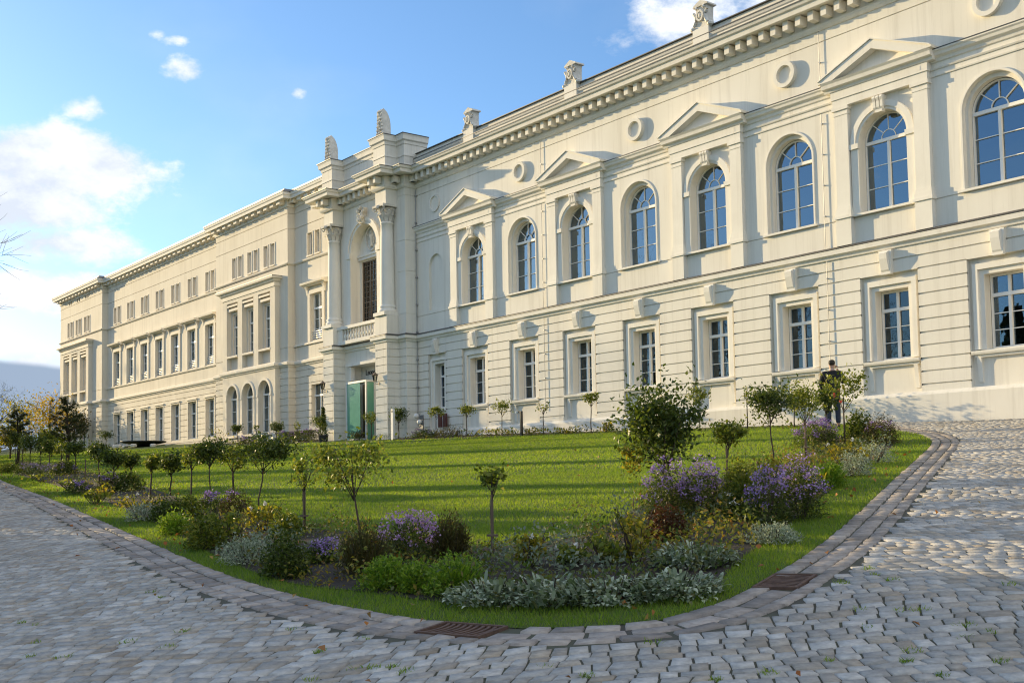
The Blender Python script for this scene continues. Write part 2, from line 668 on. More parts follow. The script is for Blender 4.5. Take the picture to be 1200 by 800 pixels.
# ---------------------------------------------------------------- windows (made once, copied)
def bars_window(w, h, arch=False, spring=None, transom=None, cols=2, rows=3, ft=.06, bt=.03, depth=.07, fan=False, top_rows=1, rail=False):
    """frame mesh builder, pane builder; origin at bottom centre, front at y=0"""
    fr, pn = MB(), MB()
    hw = w / 2
    zc = spring if arch else h
    # outer frame
    fr.box(-hw, -hw + ft, 0, depth, 0, zc)
    fr.box(hw - ft, hw, 0, depth, 0, zc)
    fr.box(-hw + ft, hw - ft, 0, depth, 0, ft * 1.2)
    if arch:
        fr.ring(0, zc, hw - ft, hw, 0, depth, n=24)
    else:
        fr.box(-hw + ft, hw - ft, 0, depth, h - ft, h)
    t = transom if transom else (zc if arch else None)
    if t:
        fr.box(-hw + ft, hw - ft, -.03, depth, t - .05, t + .04)
    ztop = (t - .05) if t else h - ft
    # mullion(s)
    for c in range(1, cols):
        x = -hw + w * c / cols
        fr.box(x - .04, x + .04, -.015, depth, ft * 1.2, ztop)
        if t and not arch:
            fr.box(x - .035, x + .035, -.01, depth, t + .04, h - ft)
    # glazing bars
    for r in range(1, rows):
        z = ft * 1.2 + (ztop - ft * 1.2) * r / rows
        for c in range(cols):
            xa = -hw + w * c / cols + (.04 if c else ft)
            xb = -hw + w * (c + 1) / cols - (.04 if c < cols - 1 else ft)
            fr.box(xa, xb, .012, .012 + bt, z - bt / 2, z + bt / 2)
    if fan:
        r = hw - ft
        fr.ring(0, zc + .05, r * .30, r * .30 + bt, .01, .045, n=12)
        for a in (45, 90, 135):
            c, s = math.cos(R(a)), math.sin(R(a))
            px, pz = -s * bt / 2, c * bt / 2
            r0, r1 = r * .30 + bt * .8, r + .01
            fr.ext_y([(c * r0 + px, zc + .05 + s * r0 + pz), (c * r0 - px, zc + .05 + s * r0 - pz), (c * r1 - px, zc + s * r1 - pz), (c * r1 + px, zc + s * r1 + pz)], .011, .044)
    if rail:
        for k in range(4):
            fr.box(-hw + .01, hw - .01, -.09, -.06, .10 + k * .11, .135 + k * .11)
        fr.box(-hw + .02, -hw + .05, -.06, 0, .1, .47)
        fr.box(hw - .05, hw - .02, -.06, 0, .1, .47)
    # pane: one sheet just behind the bars, pieces slightly out of true like real casements
    if arch:
        pts = [(-hw, 0), (hw, 0)] + [(hw * math.cos(math.pi * k / 20), zc + hw * math.sin(math.pi * k / 20)) for k in range(21)]
        pn.ext_y([(-hw + .01, .01), (hw - .01, .01), (hw - .01, zc)] + [((hw - .01) * math.cos(math.pi * k / 20), zc + (hw - .01) * math.sin(math.pi * k / 20)) for k in range(1, 20)] + [(-hw + .01, zc)], .05, .058)
    else:
        pn.box(-hw + .01, hw - .01, .05, .058, .01, h - .01)
    return fr, pn


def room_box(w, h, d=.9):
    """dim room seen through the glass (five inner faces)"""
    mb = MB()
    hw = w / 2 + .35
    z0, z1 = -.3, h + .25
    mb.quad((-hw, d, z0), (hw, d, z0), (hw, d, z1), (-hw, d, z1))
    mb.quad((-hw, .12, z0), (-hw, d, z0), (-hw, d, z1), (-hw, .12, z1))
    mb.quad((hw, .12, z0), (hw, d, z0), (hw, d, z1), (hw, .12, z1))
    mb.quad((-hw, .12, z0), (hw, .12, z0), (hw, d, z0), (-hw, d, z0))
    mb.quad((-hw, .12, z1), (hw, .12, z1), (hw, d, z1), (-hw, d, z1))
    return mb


def curtain_mb(x0, x1, z0, z1, y=.16):
    mb = MB()
    n = 14
    v = []
    for i in range(n + 1):
        x = x0 + (x1 - x0) * i / n
        yy = y + .03 * math.sin(i * 2.1) + .012 * math.sin(i * 5.3)
        v += [(x, yy, z0), (x * .98, yy, z1)]
    mb.add(v, [(2 * i, 2 * i + 2, 2 * i + 3, 2 * i + 1) for i in range(n)])
    return mb


def window_kind(w, h, glass='glass', curtain=None, reveal_tone=None, **k):
    fr, pn = bars_window(w, h, **k)
    root = fr.build('window', M['frame'])
    pn.build('pane', M[glass], root)
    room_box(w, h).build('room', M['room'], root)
    if curtain:
        for c in curtain:
            curtain_mb(*c).build('curtain', M['curtain'], root, smooth=True)
    if reveal_tone:
        b = MB()
        b.box(-w / 2, w / 2, .10, .12, 0, h)
        b.build('reveal_tone', M['reveal_tone'], root)
    return root


USED = set()
WR_ = random.Random(3)


def place_window(kind, x, y, z, label=None):
    root = kind
    if kind.name in USED:
        root = copy_tree(kind)
    USED.add(kind.name)
    for ch in root.children:
        if ch.name.startswith('pane'):
            ch.rotation_euler = (WR_.gauss(0, .006), 0, WR_.gauss(0, .012))
    root.parent = PALACE
    root.location = Vector((x, y, z)) - PALACE_LOC
    if label:
        root['label'] = label
    return root


# ---------------------------------------------------------------- main block, ground floor
Z_PL, Z_LIN, Z_STR0, Z_STR1 = 2.16, 5.465, 6.14, 6.43
GR = [2.36 + .345 * k for k in range(11)]
GB = -1.0                                            # walls go down below the ground

w = MB()
low = [c for c in CX] + [XB0]
ops = []
for c in low:
    hw = .90 if c != XB0 else .66
    ops.append((c - hw, c + hw, Z_PL, Z_LIN, .15))
front(w, YM, -41.46, XR, Z_PL, Z_STR0, ops, GR, .045, .04)
for c in low:
    hw = .90 if c != XB0 else .66
    gw = .52 if c != XB0 else .36
    front(w, YM + .15, c - hw, c + hw, Z_PL, Z_LIN, [(c - gw, c + gw, 3.13, 5.04, .26)])
# upper floor wall: arched openings, groove lines
ops = []
for i, c in enumerate(CX):
    if i in PED:
        ops.append((c - .755, c + .755, 7.26, 9.99, .27, True))
    else:
        ops.append((c - .84, c + .84, 7.26, 10.12, .13, True))
ops.append((XB0 - .52, XB0 + .52, 7.36, 9.74, .10, True, False))
front(w, YM, -41.46, XR, Z_STR1, 13.02, ops, [7.20, 11.13, 12.53], .03, .03)
for i, c in enumerate(CX):
    if i not in PED:
        front(w, YM + .13, c - .86, c + .86, 7.20, 10.16, [(c - .755, c + .755, 7.26, 10.0, .18, True)])
w.quad((XB0 - .55, YM + .10, 7.3), (XB0 + .55, YM + .10, 7.3), (XB0 + .55, YM + .10, 9.8), (XB0 - .55, YM + .10, 9.8))
# attic / parapet, right end wall, back
w.box(-41.40, XR, YM + .02, YM + .5, 13.5, 14.38)
side(w, XR, YM, 41, GB, 14.3)
part(w, 'wall', M['plaster'], 'rusticated ground floor and smooth upper wall of the long right wing')

p = MB()
p.sweep([(XR, YM), (-41.46, YM)], [(0, GB), (.10, GB), (.10, 2.08), (.07, 2.12), (0, 2.18)])
part(p, 'plinth', M['plaster'])

# window surrounds, sills and aprons of the ground floor
for c in low:
    nb = c == XB0
    gw = .36 if nb else .52
    ow = .58 if nb else .80
    s = MB()
    yb = YM + .15
    for a, o_, y0 in ((gw + .13, ow, .045), (gw, gw + .13, .02)):
        zt = 5.04 + (a - gw) + (o_ - a)
        zb = 5.04 + (a - gw)
        s.box(c - o_, c - a, yb - y0 - .05 * (a > gw), yb, 3.13, zt)
        s.box(c + a, c + o_, yb - y0 - .05 * (a > gw), yb, 3.13, zt)
        s.box(c - a, c + a, yb - y0 - .05 * (a > gw), yb, zb, zt)
    part(s, 'window_surround', M['trim'])
    s = MB()
    s.ext_x([(yb + .2, 3.0), (yb - .17, 3.0), (yb - .19, 3.05), (yb - .19, 3.09), (yb + .2, 3.127)], c - ow - .06, c + ow + .06)
    s.box(c - ow - .01, c + ow + .01, yb - .10, yb, 2.93, 3.0)
    for sx in (-1, 1):
        s.ext_x([(yb, 2.3), (yb - .03, 2.3), (yb - .05, 2.6), (yb - .10, 2.93), (yb, 2.93)], c + sx * (ow - .10) - .06, c + sx * (ow - .10) + .06)
    part(s, 'window_sill', M['trim'])
    k = MB()
    kw = .15 if not nb else .12
    k.ext_y([(c - kw, 5.43), (c + kw, 5.43), (c + kw * 1.35, 6.09), (c - kw * 1.35, 6.09)], YM - .16 + .04, YM)
    k.ext_x([(YM - .12, 5.5), (YM - .15, 5.55), (YM - .22, 5.85), (YM - .23, 6.0), (YM - .12, 6.06)], c - kw * .8, c + kw * .8)
    part(k, 'keystone', M['trim'])

# ---------------------------------------------------------------- sweeps right round main block and portal
PM = [(XR, YM), (-41.46, YM), (-41.46, YR), (-42.05, YR), (-42.05, YP), (-43.03, YP), (-43.03, YR), (-46.80, YR), (-46.80, YP), (-47.78, YP), (-47.78, YR), (-48.40, YR), (-48.40, YM)]
s = MB()
s.sweep(PM, [(-.02, 6.12), (.05, 6.12), (.07, 6.19), (.10, 6.22), (.16, 6.24), (.17, 6.37), (.13, 6.41), (-.02, 6.46)])
part(s, 'string_course', M['trim'])
s = MB()
s.sweep(PM, [(-.02, 6.463), (.14, 6.415), (.19, 6.385), (.19, 6.405), (.14, 6.435), (-.02, 6.485)])
part(s, 'lead_flashing', M['zinc'])
s = MB()
s.sweep(PM, [(-.3, 12.86), (.04, 12.86), (.09, 12.93), (.11, 13.0), (-.3, 13.0)])
s.sweep(PM, [(-.3, 13.40), (.36, 13.40), (.42, 13.36), (.58, 13.36), (.60, 13.50), (.66, 13.53), (.70, 13.62), (-.3, 13.72)])
part(s, 'cornice', M['trim'])
s = MB()
s.sweep(PM, [(-.28, 13.0), (.08, 13.0), (.10, 13.38), (-.28, 13.38)])
part(s, 'frieze_band', M['plaster'])


def dentils(name, mat, path, pitch, wd, z0, z1, o0, o1):
    for i in range(len(path) - 1):
        a, b = Vector(path[i]), Vector(path[i + 1])
        L = (b - a).length
        d = (b - a) / L
        nrm = Vector((-d.y, d.x))
        k = max(1, round(L / pitch))
        for j in range(k):
            t = (j + .5) * L / k
            q = a + d * t
            c = [q + d * sx * wd / 2 + nrm * o for sx, o in ((-1, o0), (1, o0), (1, o1), (-1, o1))]
            v = [(p_.x, p_.y, z0 if o_ < 2 else z0) for o_, p_ in enumerate(c)] + [(p_.x, p_.y, z1) for p_ in c]
            mb = MB()
            mb.add(v, ((0, 1, 2, 3), (7, 6, 5, 4), (0, 4, 5, 1), (1, 5, 6, 2), (2, 6, 7, 3), (3, 7, 4, 0)))
            part(mb, name, mat)


dentils('cornice_bracket', M['trim'], PM, .452, .185, 13.08, 13.355, .10, .42)
# lead covering on the cornice, ledge and roof edge
s = MB()
s.sweep(PM, [(-.02, 13.715), (.715, 13.615), (.715, 13.645), (-.02, 13.76)])
s.sweep([(XR, YM), (-41.40, YM)], [(-.02, 14.135), (.165, 14.125), (.165, 14.155), (-.02, 14.18)])
s.sweep([(XR, YM), (-41.40, YM)], [(-.5, 14.385), (.06, 14.385), (.06, 14.415), (-.5, 14.46)])
part(s, 'lead_flashing', M['zinc'])
s = MB()
s.sweep([(XR, YM), (-41.40, YM)], [(0, 13.7), (.08, 13.7), (.08, 14.02), (.12, 14.05), (.15, 14.12), (0, 14.14)])
part(s, 'parapet_base', M['trim'])

# ---------------------------------------------------------------- upper floor ornaments
for i, c in enumerate(CX):
    if i in PED:
        for sx in (-1, 1):
            o = MB()
            xa, xb = sorted((c + sx * 1.03, c + sx * 1.475))
            o.box(xa - .03, xb + .03, YM - .17, YM, 6.44, 7.20)          # pedestal
            o.box(xa - .02, xb + .02, YM - .15, YM, 6.44, 6.60)
            o.box(xa - .07, xb + .07, YM - .21, YM, 7.20, 7.28)
            o.box(xa - .04, xb + .04, YM - .175, YM, 7.28, 7.42)
            o.box(xa - .02, xb + .02, YM - .15, YM, 7.42, 7.53)
            o.box(xa, xb, YM - .13, YM, 7.53, 10.16)
            o.box(xa - .015, xb + .015, YM - .145, YM, 10.16, 10.21)
            o.box(xa - .01, xb + .01, YM - .14, YM, 10.21, 10.30)
            o.box(xa - .05, xb + .05, YM - .18, YM, 10.30, 10.40)
            part(o, 'pilaster', M['trim'])
        o = MB()
        o.ring(c, 9.24, .76, .84, YM - .05, YM, n=24)
        o.ring(c, 9.24, .84, 1.0, YM - .085, YM, n=24)
        for sx in (-1, 1):
            xa, xb = sorted((c + sx * .76, c + sx * 1.0))
            o.box(xa, xb, YM - .06, YM, 7.28, 9.10)
            o.box(xa - .02, xb + .02, YM - .11, YM, 9.10, 9.24)
        o.ext_y([(c - .10, 9.92), (c + .10, 9.92), (c + .17, 10.36), (c - .17, 10.36)], YM - .15, YM)
        for kx in (-.115, 0, .115):
            o.ext_x([(YM - .14, 9.98), (YM - .19, 10.05), (YM - .20, 10.22), (YM - .24, 10.30), (YM - .22, 10.36), (YM - .14, 10.37)], c + kx - .04, c + kx + .04)
        part(o, 'archivolt', M['trim'])
        # pediment
        o = MB()
        o.box(c - 1.50, c + 1.50, YM - .16, YM, 10.40, 10.62)
        o.box(c - 1.53, c + 1.53, YM - .19, YM, 10.62, 10.86)
        o.ext_x([(YM, 10.86), (YM - .22, 10.86), (YM - .24, 10.93), (YM - .34, 10.96), (YM - .36, 11.06), (YM - .41, 11.12), (YM, 11.12)], c - 1.72, c + 1.72)
        zb, zt, hw = 11.12, 11.84, 1.80
        th = .20
        slope = (zt - zb) / hw
        for sx in (-1, 1):
            o.ext_y([(c + sx * hw, zb + .003), (c + sx * hw, zb + .06), (c, zt + .06), (c, zt - th), (c + sx * (hw - th / slope), zb + .003)], YM - .415, YM)
            o.ext_y([(c + sx * (hw - .02), zb + .06), (c + sx * (hw - .02), zb + .09), (c, zt + .095), (c, zt + .06)], YM - .45, YM)
        o.ext_y([(c - hw + .3, zb), (c + hw - .3, zb), (c, zt - .12)], YM - .17, YM)
        o.box(c + 1.28, c + 1.33, YM - .195, YM - .19, 10.68, 10.80)
        part(o, 'pediment', M['trim'])
        o = MB()
        o.box(c - 1.0, c + 1.0, YM - .13, YM, 7.20, 7.262)
        part(o, 'window_sill', M['trim'])
    else:
        o = MB()
        o.ring(c, 9.28, .845, .90, YM - .03, YM, n=24)
        o.box(c - .90, c - .845, YM - .03, YM, 7.26, 9.28)
        o.box(c + .845, c + .90, YM - .03, YM, 7.26, 9.28)
        part(o, 'arch_moulding', M['trim'])
        o = MB()
        o.box(c - .98, c + .98, YM - .10, YM + .12, 7.20, 7.262)
        part(o, 'window_sill', M['trim'])
        # round medallion
        o = MB()
        o.ring(c, 11.93, .27, .39, YM - .13, YM, 0, 2 * math.pi, 28)
        o.ring(c, 11.93, .0, .27, YM - .02, YM, 0, 2 * math.pi, 28)
        part(o, 'round_medallion', M['trim'])
o = MB()
o.ring(XB0, 11.93, .30, .38, YM - .05, YM, 0, 2 * math.pi, 24)
part(o, 'round_medallion', M['trim'], 'flat shaded medallion ring nearest the portal')
# entablature band between the pediments
xs = [XR] + [v for i, c in enumerate(CX) if i in PED for v in (c + 1.535, c - 1.535)] + [-41.46]
xs = sorted(xs, reverse=True)
for a, b in zip(xs[0::2], xs[1::2]):
    if a - b > .05:
        o = MB()
        o.sweep([(a, YM), (b, YM)], [(0, 10.44), (.03, 10.44), (.04, 10.48), (0, 10.48)])
        o.sweep([(a, YM), (b, YM)], [(0, 10.62), (.03, 10.62), (.05, 10.66), (0, 10.68)])
        o.sweep([(a, YM), (b, YM)], [(0, 10.80), (.04, 10.82), (.06, 10.90), (.14, 10.95), (.16, 11.02), (.20, 11.06), (.20, 11.10), (0, 11.14)])
        part(o, 'entablature', M['trim'])
for a, b in zip(xs[0::2], xs[1::2]):
    if a - b > .05:
        o = MB()
        o.sweep([(a, YM), (b, YM)], [(0, 11.142), (.215, 11.102), (.215, 11.122), (0, 11.17)])
        part(o, 'lead_flashing', M['zinc'])

# windows of the main block
WA = window_kind(1.49, 2.715, arch=True, spring=1.97, ft=.045, bt=.024, cols=2, rows=3, fan=True)
WAc = window_kind(1.49, 2.715, arch=True, spring=1.97, ft=.045, bt=.024, cols=2, rows=3, fan=True, curtain=[(-.66, -.22, .05, 2.3), (.45, .68, .05, 2.3)])
WL = window_kind(1.02, 1.90, 'glass_low', transom=1.38, cols=2, rows=3, ft=.05, bt=.024)
WLc = window_kind(1.02, 1.90, 'glass_low', transom=1.38, cols=2, rows=3, ft=.05, bt=.024, curtain=[(-.40, -.10, .05, 1.4)])
WLn = window_kind(.71, 1.90, 'glass_low', transom=1.38, cols=2, rows=3)
for i, c in enumerate(CX):
    place_window(WAc if i in (2, 1) else WA, c, YM + (.26 if i in PED else .30), 7.27)
for i, c in enumerate(CX):
    place_window(WLc if i in (3, 4, 6) else WL, c, YM + .15 + .26, 3.135)
place_window(WLn, XB0, YM + .15 + .26, 3.135)

# rain pipes and lightning wires on the wall
for X in (-19.95, -32.72):
    o = MB()
    o.tube([(X, YM - .05, 2.6), (X, YM - .05, 6.1)], .010, 6)
    o.tube([(X - .02, YM - .05, 6.47), (X - .02, YM - .05, 10.4)], .010, 6)
    o.tube([(X - .02, YM - .05, 11.2), (X - .02, YM - .05, 12.85)], .010, 6)
    for z in np.arange(2.9, 12.8, .9):
        if not (6.0 < z < 6.6 or 10.3 < z < 11.3):
            o.box(X - .03, X + .01, YM - .06, YM, z, z + .035)
    part(o, 'lightning_wire', M['steel'])
o = MB()
o.tube([(-41.40, YM - .06, 2.4), (-41.40, YM - .06, 12.8)], .018, 6)
for z in np.arange(2.9, 12.8, 1.2):
    o.box(-41.44, -41.36, YM - .09, YM, z, z + .06)
part(o, 'lightning_wire', M['steel'])

# ---------------------------------------------------------------- portal
pz = MB()
XC = -44.92
# right side faces and strips
for xs_, y0, y1 in ((-41.46, YR, YM), (-42.05, YP, YR), (-46.80, YP, YR)):
    side(pz, xs_, y0, y1, GB, Z_STR0, GR, .045, .035)
for xs_, y0, y1 in ((-43.03, YP, YR), (-47.78, YP, YR), (-48.40, YR, YM)):
    side(pz, xs_, y0, y1, GB, Z_STR0, GR, .045, .035, s=1)
for a, b, y in ((-42.05, -41.46, YR), (-43.03, -42.05, YP), (-47.78, -46.80, YP), (-48.40, -47.78, YR)):
    front(pz, y, a, b, GB, Z_STR0, (), GR, .045, .035)
front(pz, YR, -46.80, -43.03, GB, Z_STR0, [(-46.25, -43.6, GB, 5.42, .55)])
# upper storey
side(pz, -41.46, YR, YM, Z_STR1 - .02, 13.0, [7.33, 9.2, 10.55, 12.53], .02, .02)
side(pz, -48.40, YR, YM, Z_STR1 - .02, 13.0, s=1)
front(pz, YR, -42.05, -41.46, Z_STR1 - .02, 13.0, (), [7.33, 9.2, 10.55, 12.53], .02, .02)
front(pz, YR, -48.40, -47.78, Z_STR1 - .02, 13.0)
front(pz, YR, -47.78, -42.05, Z_STR1 - .02, 13.0, [(XC - 1.17, XC + 1.17, 7.0, 11.87, .42, True)])
# back of the niche with the big window
front(pz, YR + .42, XC - 1.3, XC + 1.3, 7.0, 12.0, [(XC - .98, XC + .98, 7.42, 10.30, .22)])
for xa, xb in ((-43.03, -42.05), (-47.78, -46.80)):
    pz.box(xa, xb, YP, YR - .002, Z_STR1, 7.29)              # pedestals
    pz.box(xa + .05, xb - .05, YP + .05, YR - .002, 12.2, 12.9)   # impost block over the capital
    pz.box(xa, xb, YP, YR + .3, 13.66, 14.92)               # attic pier
pz.box(-42.05, -41.46, YR, YR + 1.2, 13.66, 14.92)
pz.box(-48.40, -47.78, YR, YR + 1.2, 13.66, 14.92)
pz.box(-46.80, -43.03, YR, YR + .3, 13.66, 14.80)
pz.box(-48.37, -41.49, YR + .32, YR + 1.18, 13.66, 14.78)
part(pz, 'portal_wall', M['plaster'], 'projecting entrance bay with two columns, shaded on its right side')

o = MB()
PT = [(-41.46, YR + 1.2), (-41.46, YR), (-42.05, YR), (-42.05, YP), (-43.03, YP), (-43.03, YR), (-46.80, YR), (-46.80, YP), (-47.78, YP), (-47.78, YR), (-48.40, YR), (-48.40, YR + 1.2)]
o.sweep(PT, [(-.3, 14.80), (.03, 14.80), (.05, 14.92), (.12, 14.97), (.14, 15.12), (.17, 15.2), (-.3, 15.2)])
o.sweep(PT, [(0, 14.27), (.03, 14.27), (.03, 14.33), (0, 14.33)])
o.sweep(PT, [(0, 13.74), (.04, 13.74), (.04, 13.9), (0, 13.93)])
part(o, 'portal_attic_moulding', M['trim'])
o = MB()
o.sweep(PT, [(-.3, 15.203), (.19, 15.203), (.19, 15.235), (-.3, 15.26)])
part(o, 'lead_flashing', M['zinc'])
# columns
for xa, xb in ((-43.03, -42.05), (-47.78, -46.80)):
    cx, cy = (xa + xb) / 2, YP + .36
    o = MB()
    prof = [(.40, 7.45), (.42, 7.50), (.42, 7.56), (.37, 7.60), (.36, 7.64), (.39, 7.68), (.38, 7.73), (.325, 7.78)]
    prof += [(.325 - .055 * ((z - 7.8) / 3.6) ** 1.6, z) for z in np.linspace(7.8, 11.36, 10)]
    prof += [(.30, 11.38), (.30, 11.43), (.275, 11.45)]
    o.lathe(cx, cy, prof, 28)
    col = part(o, 'column', M['trim'], smooth=True)
    o = MB()
    o.box(cx - .47, cx + .47, cy - .46, YR + .01, 7.30, 7.45)
    part(o, 'column_plinth', M['trim'])
    # capital: bell, two rows of leaves, scrolls and abacus
    o = MB()
    o.lathe(cx, cy, [(.27, 11.45), (.28, 11.7), (.33, 11.95), (.40, 12.06)], 20)
    for row, (z0, z1, n, ph) in enumerate(((11.45, 11.78, 10, 0), (11.62, 11.98, 10, .5))):
        for k in range(n):
            a = 2 * math.pi * (k + ph) / n
            ca, sa = math.cos(a), math.sin(a)
            r0 = .27 + .02 * row

            def pt(r, t, z):
                return (cx + r * ca - t * sa, cy + r * sa + t * ca, z)
            o.add([pt(r0, -.07, z0), pt(r0, .07, z0), pt(r0 + .06, -.09, (z0 + z1) / 2), pt(r0 + .06, .09, (z0 + z1) / 2), pt(r0 + .12, -.05, z1), pt(r0 + .12, .05, z1), pt(r0 + .20, -.03, z1 - .07), pt(r0 + .20, .03, z1 - .07)],
                  [(0, 1, 3, 2), (2, 3, 5, 4), (4, 5, 7, 6)])
    for sx in (-1, 1):
        for sy in (-1, 1):
            q = Vector((cx + sx * .37, cy + sy * .37, 12.02))
            pts = []
            for k in range(12):
                t = k / 11 * 2.2 * math.pi
                rr = .115 * (1 - k / 14)
                pts.append(q + Vector((sx * .707, sy * .707, 0)) * rr * math.cos(t) + Vector((0, 0, 1)) * rr * math.sin(t))
            o.tube(pts, .035, 6)
    o.box(cx - .46, cx + .46, cy - .46, cy + .30, 12.10, 12.2)
    o.lathe(cx, cy - .46, [(.06, 12.02), (.09, 12.08), (.06, 12.16)], 10)
    part(o, 'capital', M['stone'])
# niche mouldings, oval relief, keystone ornament
o = MB()
o.ring(XC, 10.70, 1.18, 1.32, YR - .07, YR, n=28)
o.ring(XC, 10.70, 1.32, 1.50, YR - .12, YR, n=28)
for sx in (-1, 1):
    xa, xb = sorted((XC + sx * 1.18, XC + sx * 1.46))
    o.box(xa, xb, YR - .08, YR, 7.3, 10.45)
    o.box(xa - .03, xb + .03, YR - .13, YR, 10.45, 10.70)
    o.box(xa - .02, xb + .02, YR - .12, YR, 7.3, 7.5)
part(o, 'portal_archivolt', M['trim'])
o = MB()
o.box(XC - 1.1, XC + 1.1, YR + .30, YR + .42, 10.36, 10.50)
o.box(XC - 1.14, XC + 1.14, YR + .26, YR + .42, 10.50, 10.60)
part(o, 'window_cornice', M['trim'])
o = MB()
yy = YR + .42
o.ring(XC, 11.28, .52, .60, yy - .08, yy, 0, 2 * math.pi, 28, sx=.8)
o.ring(XC, 11.28, .0, .52, yy - .015, yy, 0, 2 * math.pi, 28, sx=.8)
# standing figure in relief
o.lathe(XC, yy - .02, [(.02, 10.86), (.12, 10.9), (.10, 11.1), (.13, 11.35), (.12, 11.45), (.05, 11.5), (.075, 11.56), (.07, 11.63), (.02, 11.68)], 10)
o.tube([(XC - .1, yy - .05, 11.42), (XC - .25, yy - .05, 11.28), (XC - .3, yy - .05, 11.5)], .035, 6)
o.tube([(XC + .1, yy - .05, 11.42), (XC + .24, yy - .05, 11.2), (XC + .18, yy - .05, 11.0)], .035, 6)
part(o, 'oval_relief', M['stone'])
o = MB()
o.ext_y([(XC - .16, 11.9), (XC + .16, 11.9), (XC + .26, 12.6), (XC - .26, 12.6)], YR - .2, YR)
for k in range(16):
    a = k * 2.4
    q = (XC + .28 * math.cos(a) * (.4 + .6 * (k % 3) / 2), YR - .2 - .06 * (k % 2), 12.32 + .30 * math.sin(a))
    o.lathe(q[0], q[1], [(.03, q[2] - .08), (.09, q[2] - .02), (.08, q[2] + .05), (.02, q[2] + .09)], 8)
part(o, 'keystone_ornament', M['stone'])
# balustrade
o = MB()
yb = YP + .32
o.box(-46.80, -43.03, yb - .11, yb + .11, 6.44, 6.60)
o.box(-46.80, -43.03, yb - .13, yb + .13, 7.14, 7.28)
o.box(-46.80, -46.35, yb - .09, yb + .09, 6.60, 7.14)
o.box(-43.48, -43.03, yb - .09, yb + .09, 6.60, 7.14)
part(o, 'balustrade_rail', M['trim'])
for k in range(11):
    o = MB()
    x = -46.2 + k * (2.56 / 10)
    o.lathe(x, yb, [(.065, 6.60), (.065, 6.64), (.04, 6.67), (.075, 6.76), (.08, 6.82), (.045, 6.92), (.035, 6.98), (.05, 7.02), (.04, 7.06), (.065, 7.10), (.065, 7.14)], 12)
    part(o, 'baluster', M['trim'], smooth=True)
# big leaded window
fr, pn = MB(), MB()
ww, hh = 1.8, 2.88
fr.box(-.98, -.90, 0, .06, 0, hh)
fr.box(.90, .98, 0, .06, 0, hh)
fr.box(-.90, .90, 0, .06, 0, .07)
fr.box(-.90, .90, 0, .06, hh - .07, hh)
for x in (-.28, .28):
    fr.box(x - .035, x + .035, 0, .05, .07, hh - .07)
for k in range(1, 12):
    z = hh * k / 12
    t = .05 if k in (4, 8) else .022
    for a, b in ((-.90, -.315), (-.245, .245), (.315, .90)):
        fr.box(a, b, .012, .04, z - t / 2, z + t / 2)
for x in (-.56, 0, .56, -.70, -.42, .14, -.14, .42, .70):
    fr.box(x - .011, x + .011, .014, .036, .07, hh - .07)
wd = fr.build('window', M['bronze'])
wd['label'] = 'tall dark leaded window above the entrance'
pn.box(-.96, .96, .042, .05, .02, hh - .02)
pn.build('pane', M['glass_dark'], wd)
rb = room_box(1.5, 2.88, .9)
rb.build('room', M['room'], wd)
wd.parent = PALACE
wd.location = Vector((XC, YR + .42 + .05, 7.43)) - PALACE_LOC
# deep doorway behind the glass porch and its lettering
o = MB()
o.box(-46.3, -43.55, YR + .56, YR + .60, GB, 5.5)
part(o, 'doorway_back', M['plaster'])
o = MB()
o.box(-46.1, -45.5, YR + .52, YR + .56, 2.1, 4.6)
part(o, 'inner_door', M['bronze'])
o = MB()
for sx, x in ((1, -46.25), (-1, -43.6)):
    xa, xb = sorted((x, x + sx * .16))
    o.box(xa, xb, YR - .10, YR + .1, 4.75, 5.40)
o.box(-46.45, -43.4, YR - .16, YR + .02, 5.42, 5.55)
part(o, 'door_lintel', M['trim'])


def text_mesh(name, body, size, loc, mat, rot=(math.pi / 2, 0, 0), depth=.012):
    cu = bpy.data.curves.new(name, 'FONT')
    cu.body = body
    cu.size = size
    cu.extrude = depth
    cu.align_x = 'CENTER'
    tmp = bpy.data.objects.new(name + '_src', cu)
    COL.objects.link(tmp)
    dg = bpy.context.evaluated_depsgraph_get()
    me = bpy.data.meshes.new_from_object(tmp.evaluated_get(dg))
    bpy.data.objects.remove(tmp)
    bpy.data.curves.remove(cu)
    me.materials.clear()
    me.materials.append(mat)
    o = bpy.data.objects.new(name, me)
    COL.objects.link(o)
    o.rotation_euler = rot
    o.location = loc
    return o


tx = text_mesh('entrance_lettering', 'Leopoldina', .36, Vector((-45.05, YR + .545, 5.02)) - PALACE_LOC, M['dark_letter'])
tx.parent = PALACE

# roof ornaments on portal and parapet
for xa, xb in ((-43.03, -42.05), (-47.78, -46.80)):
    c = (xa + xb) / 2
    o = MB()
    y0 = YP + .08
    out = [(y0, 15.26), (y0 - .03, 15.8), (y0 - .05, 16.42), (y0 + .05, 16.50)] + [(y0 + .36 * math.sin(R(a)) + .05, 15.70 + .76 * math.cos(R(a))) for a in range(15, 91, 15)] + [(y0 + .41, 15.26)]
    o.ext_x(out, c - .21, c + .21)
    for k in range(7):
        z = 15.40 + k * .16
        for sx in (-1, 1):
            o.lathe(c + sx * (.23 - .018 * k), y0 - .03, [(.015, z - .06), (.055, z), (.02, z + .10)], 7)
        o.lathe(c + .06 * math.sin(k * 2), y0 - .05, [(.02, z - .07), (.07, z), (.02, z + .09)], 7)
    part(o, 'roof_ornament', M['stone'], 'palmette shaped roof ornament with rounded back on the portal')
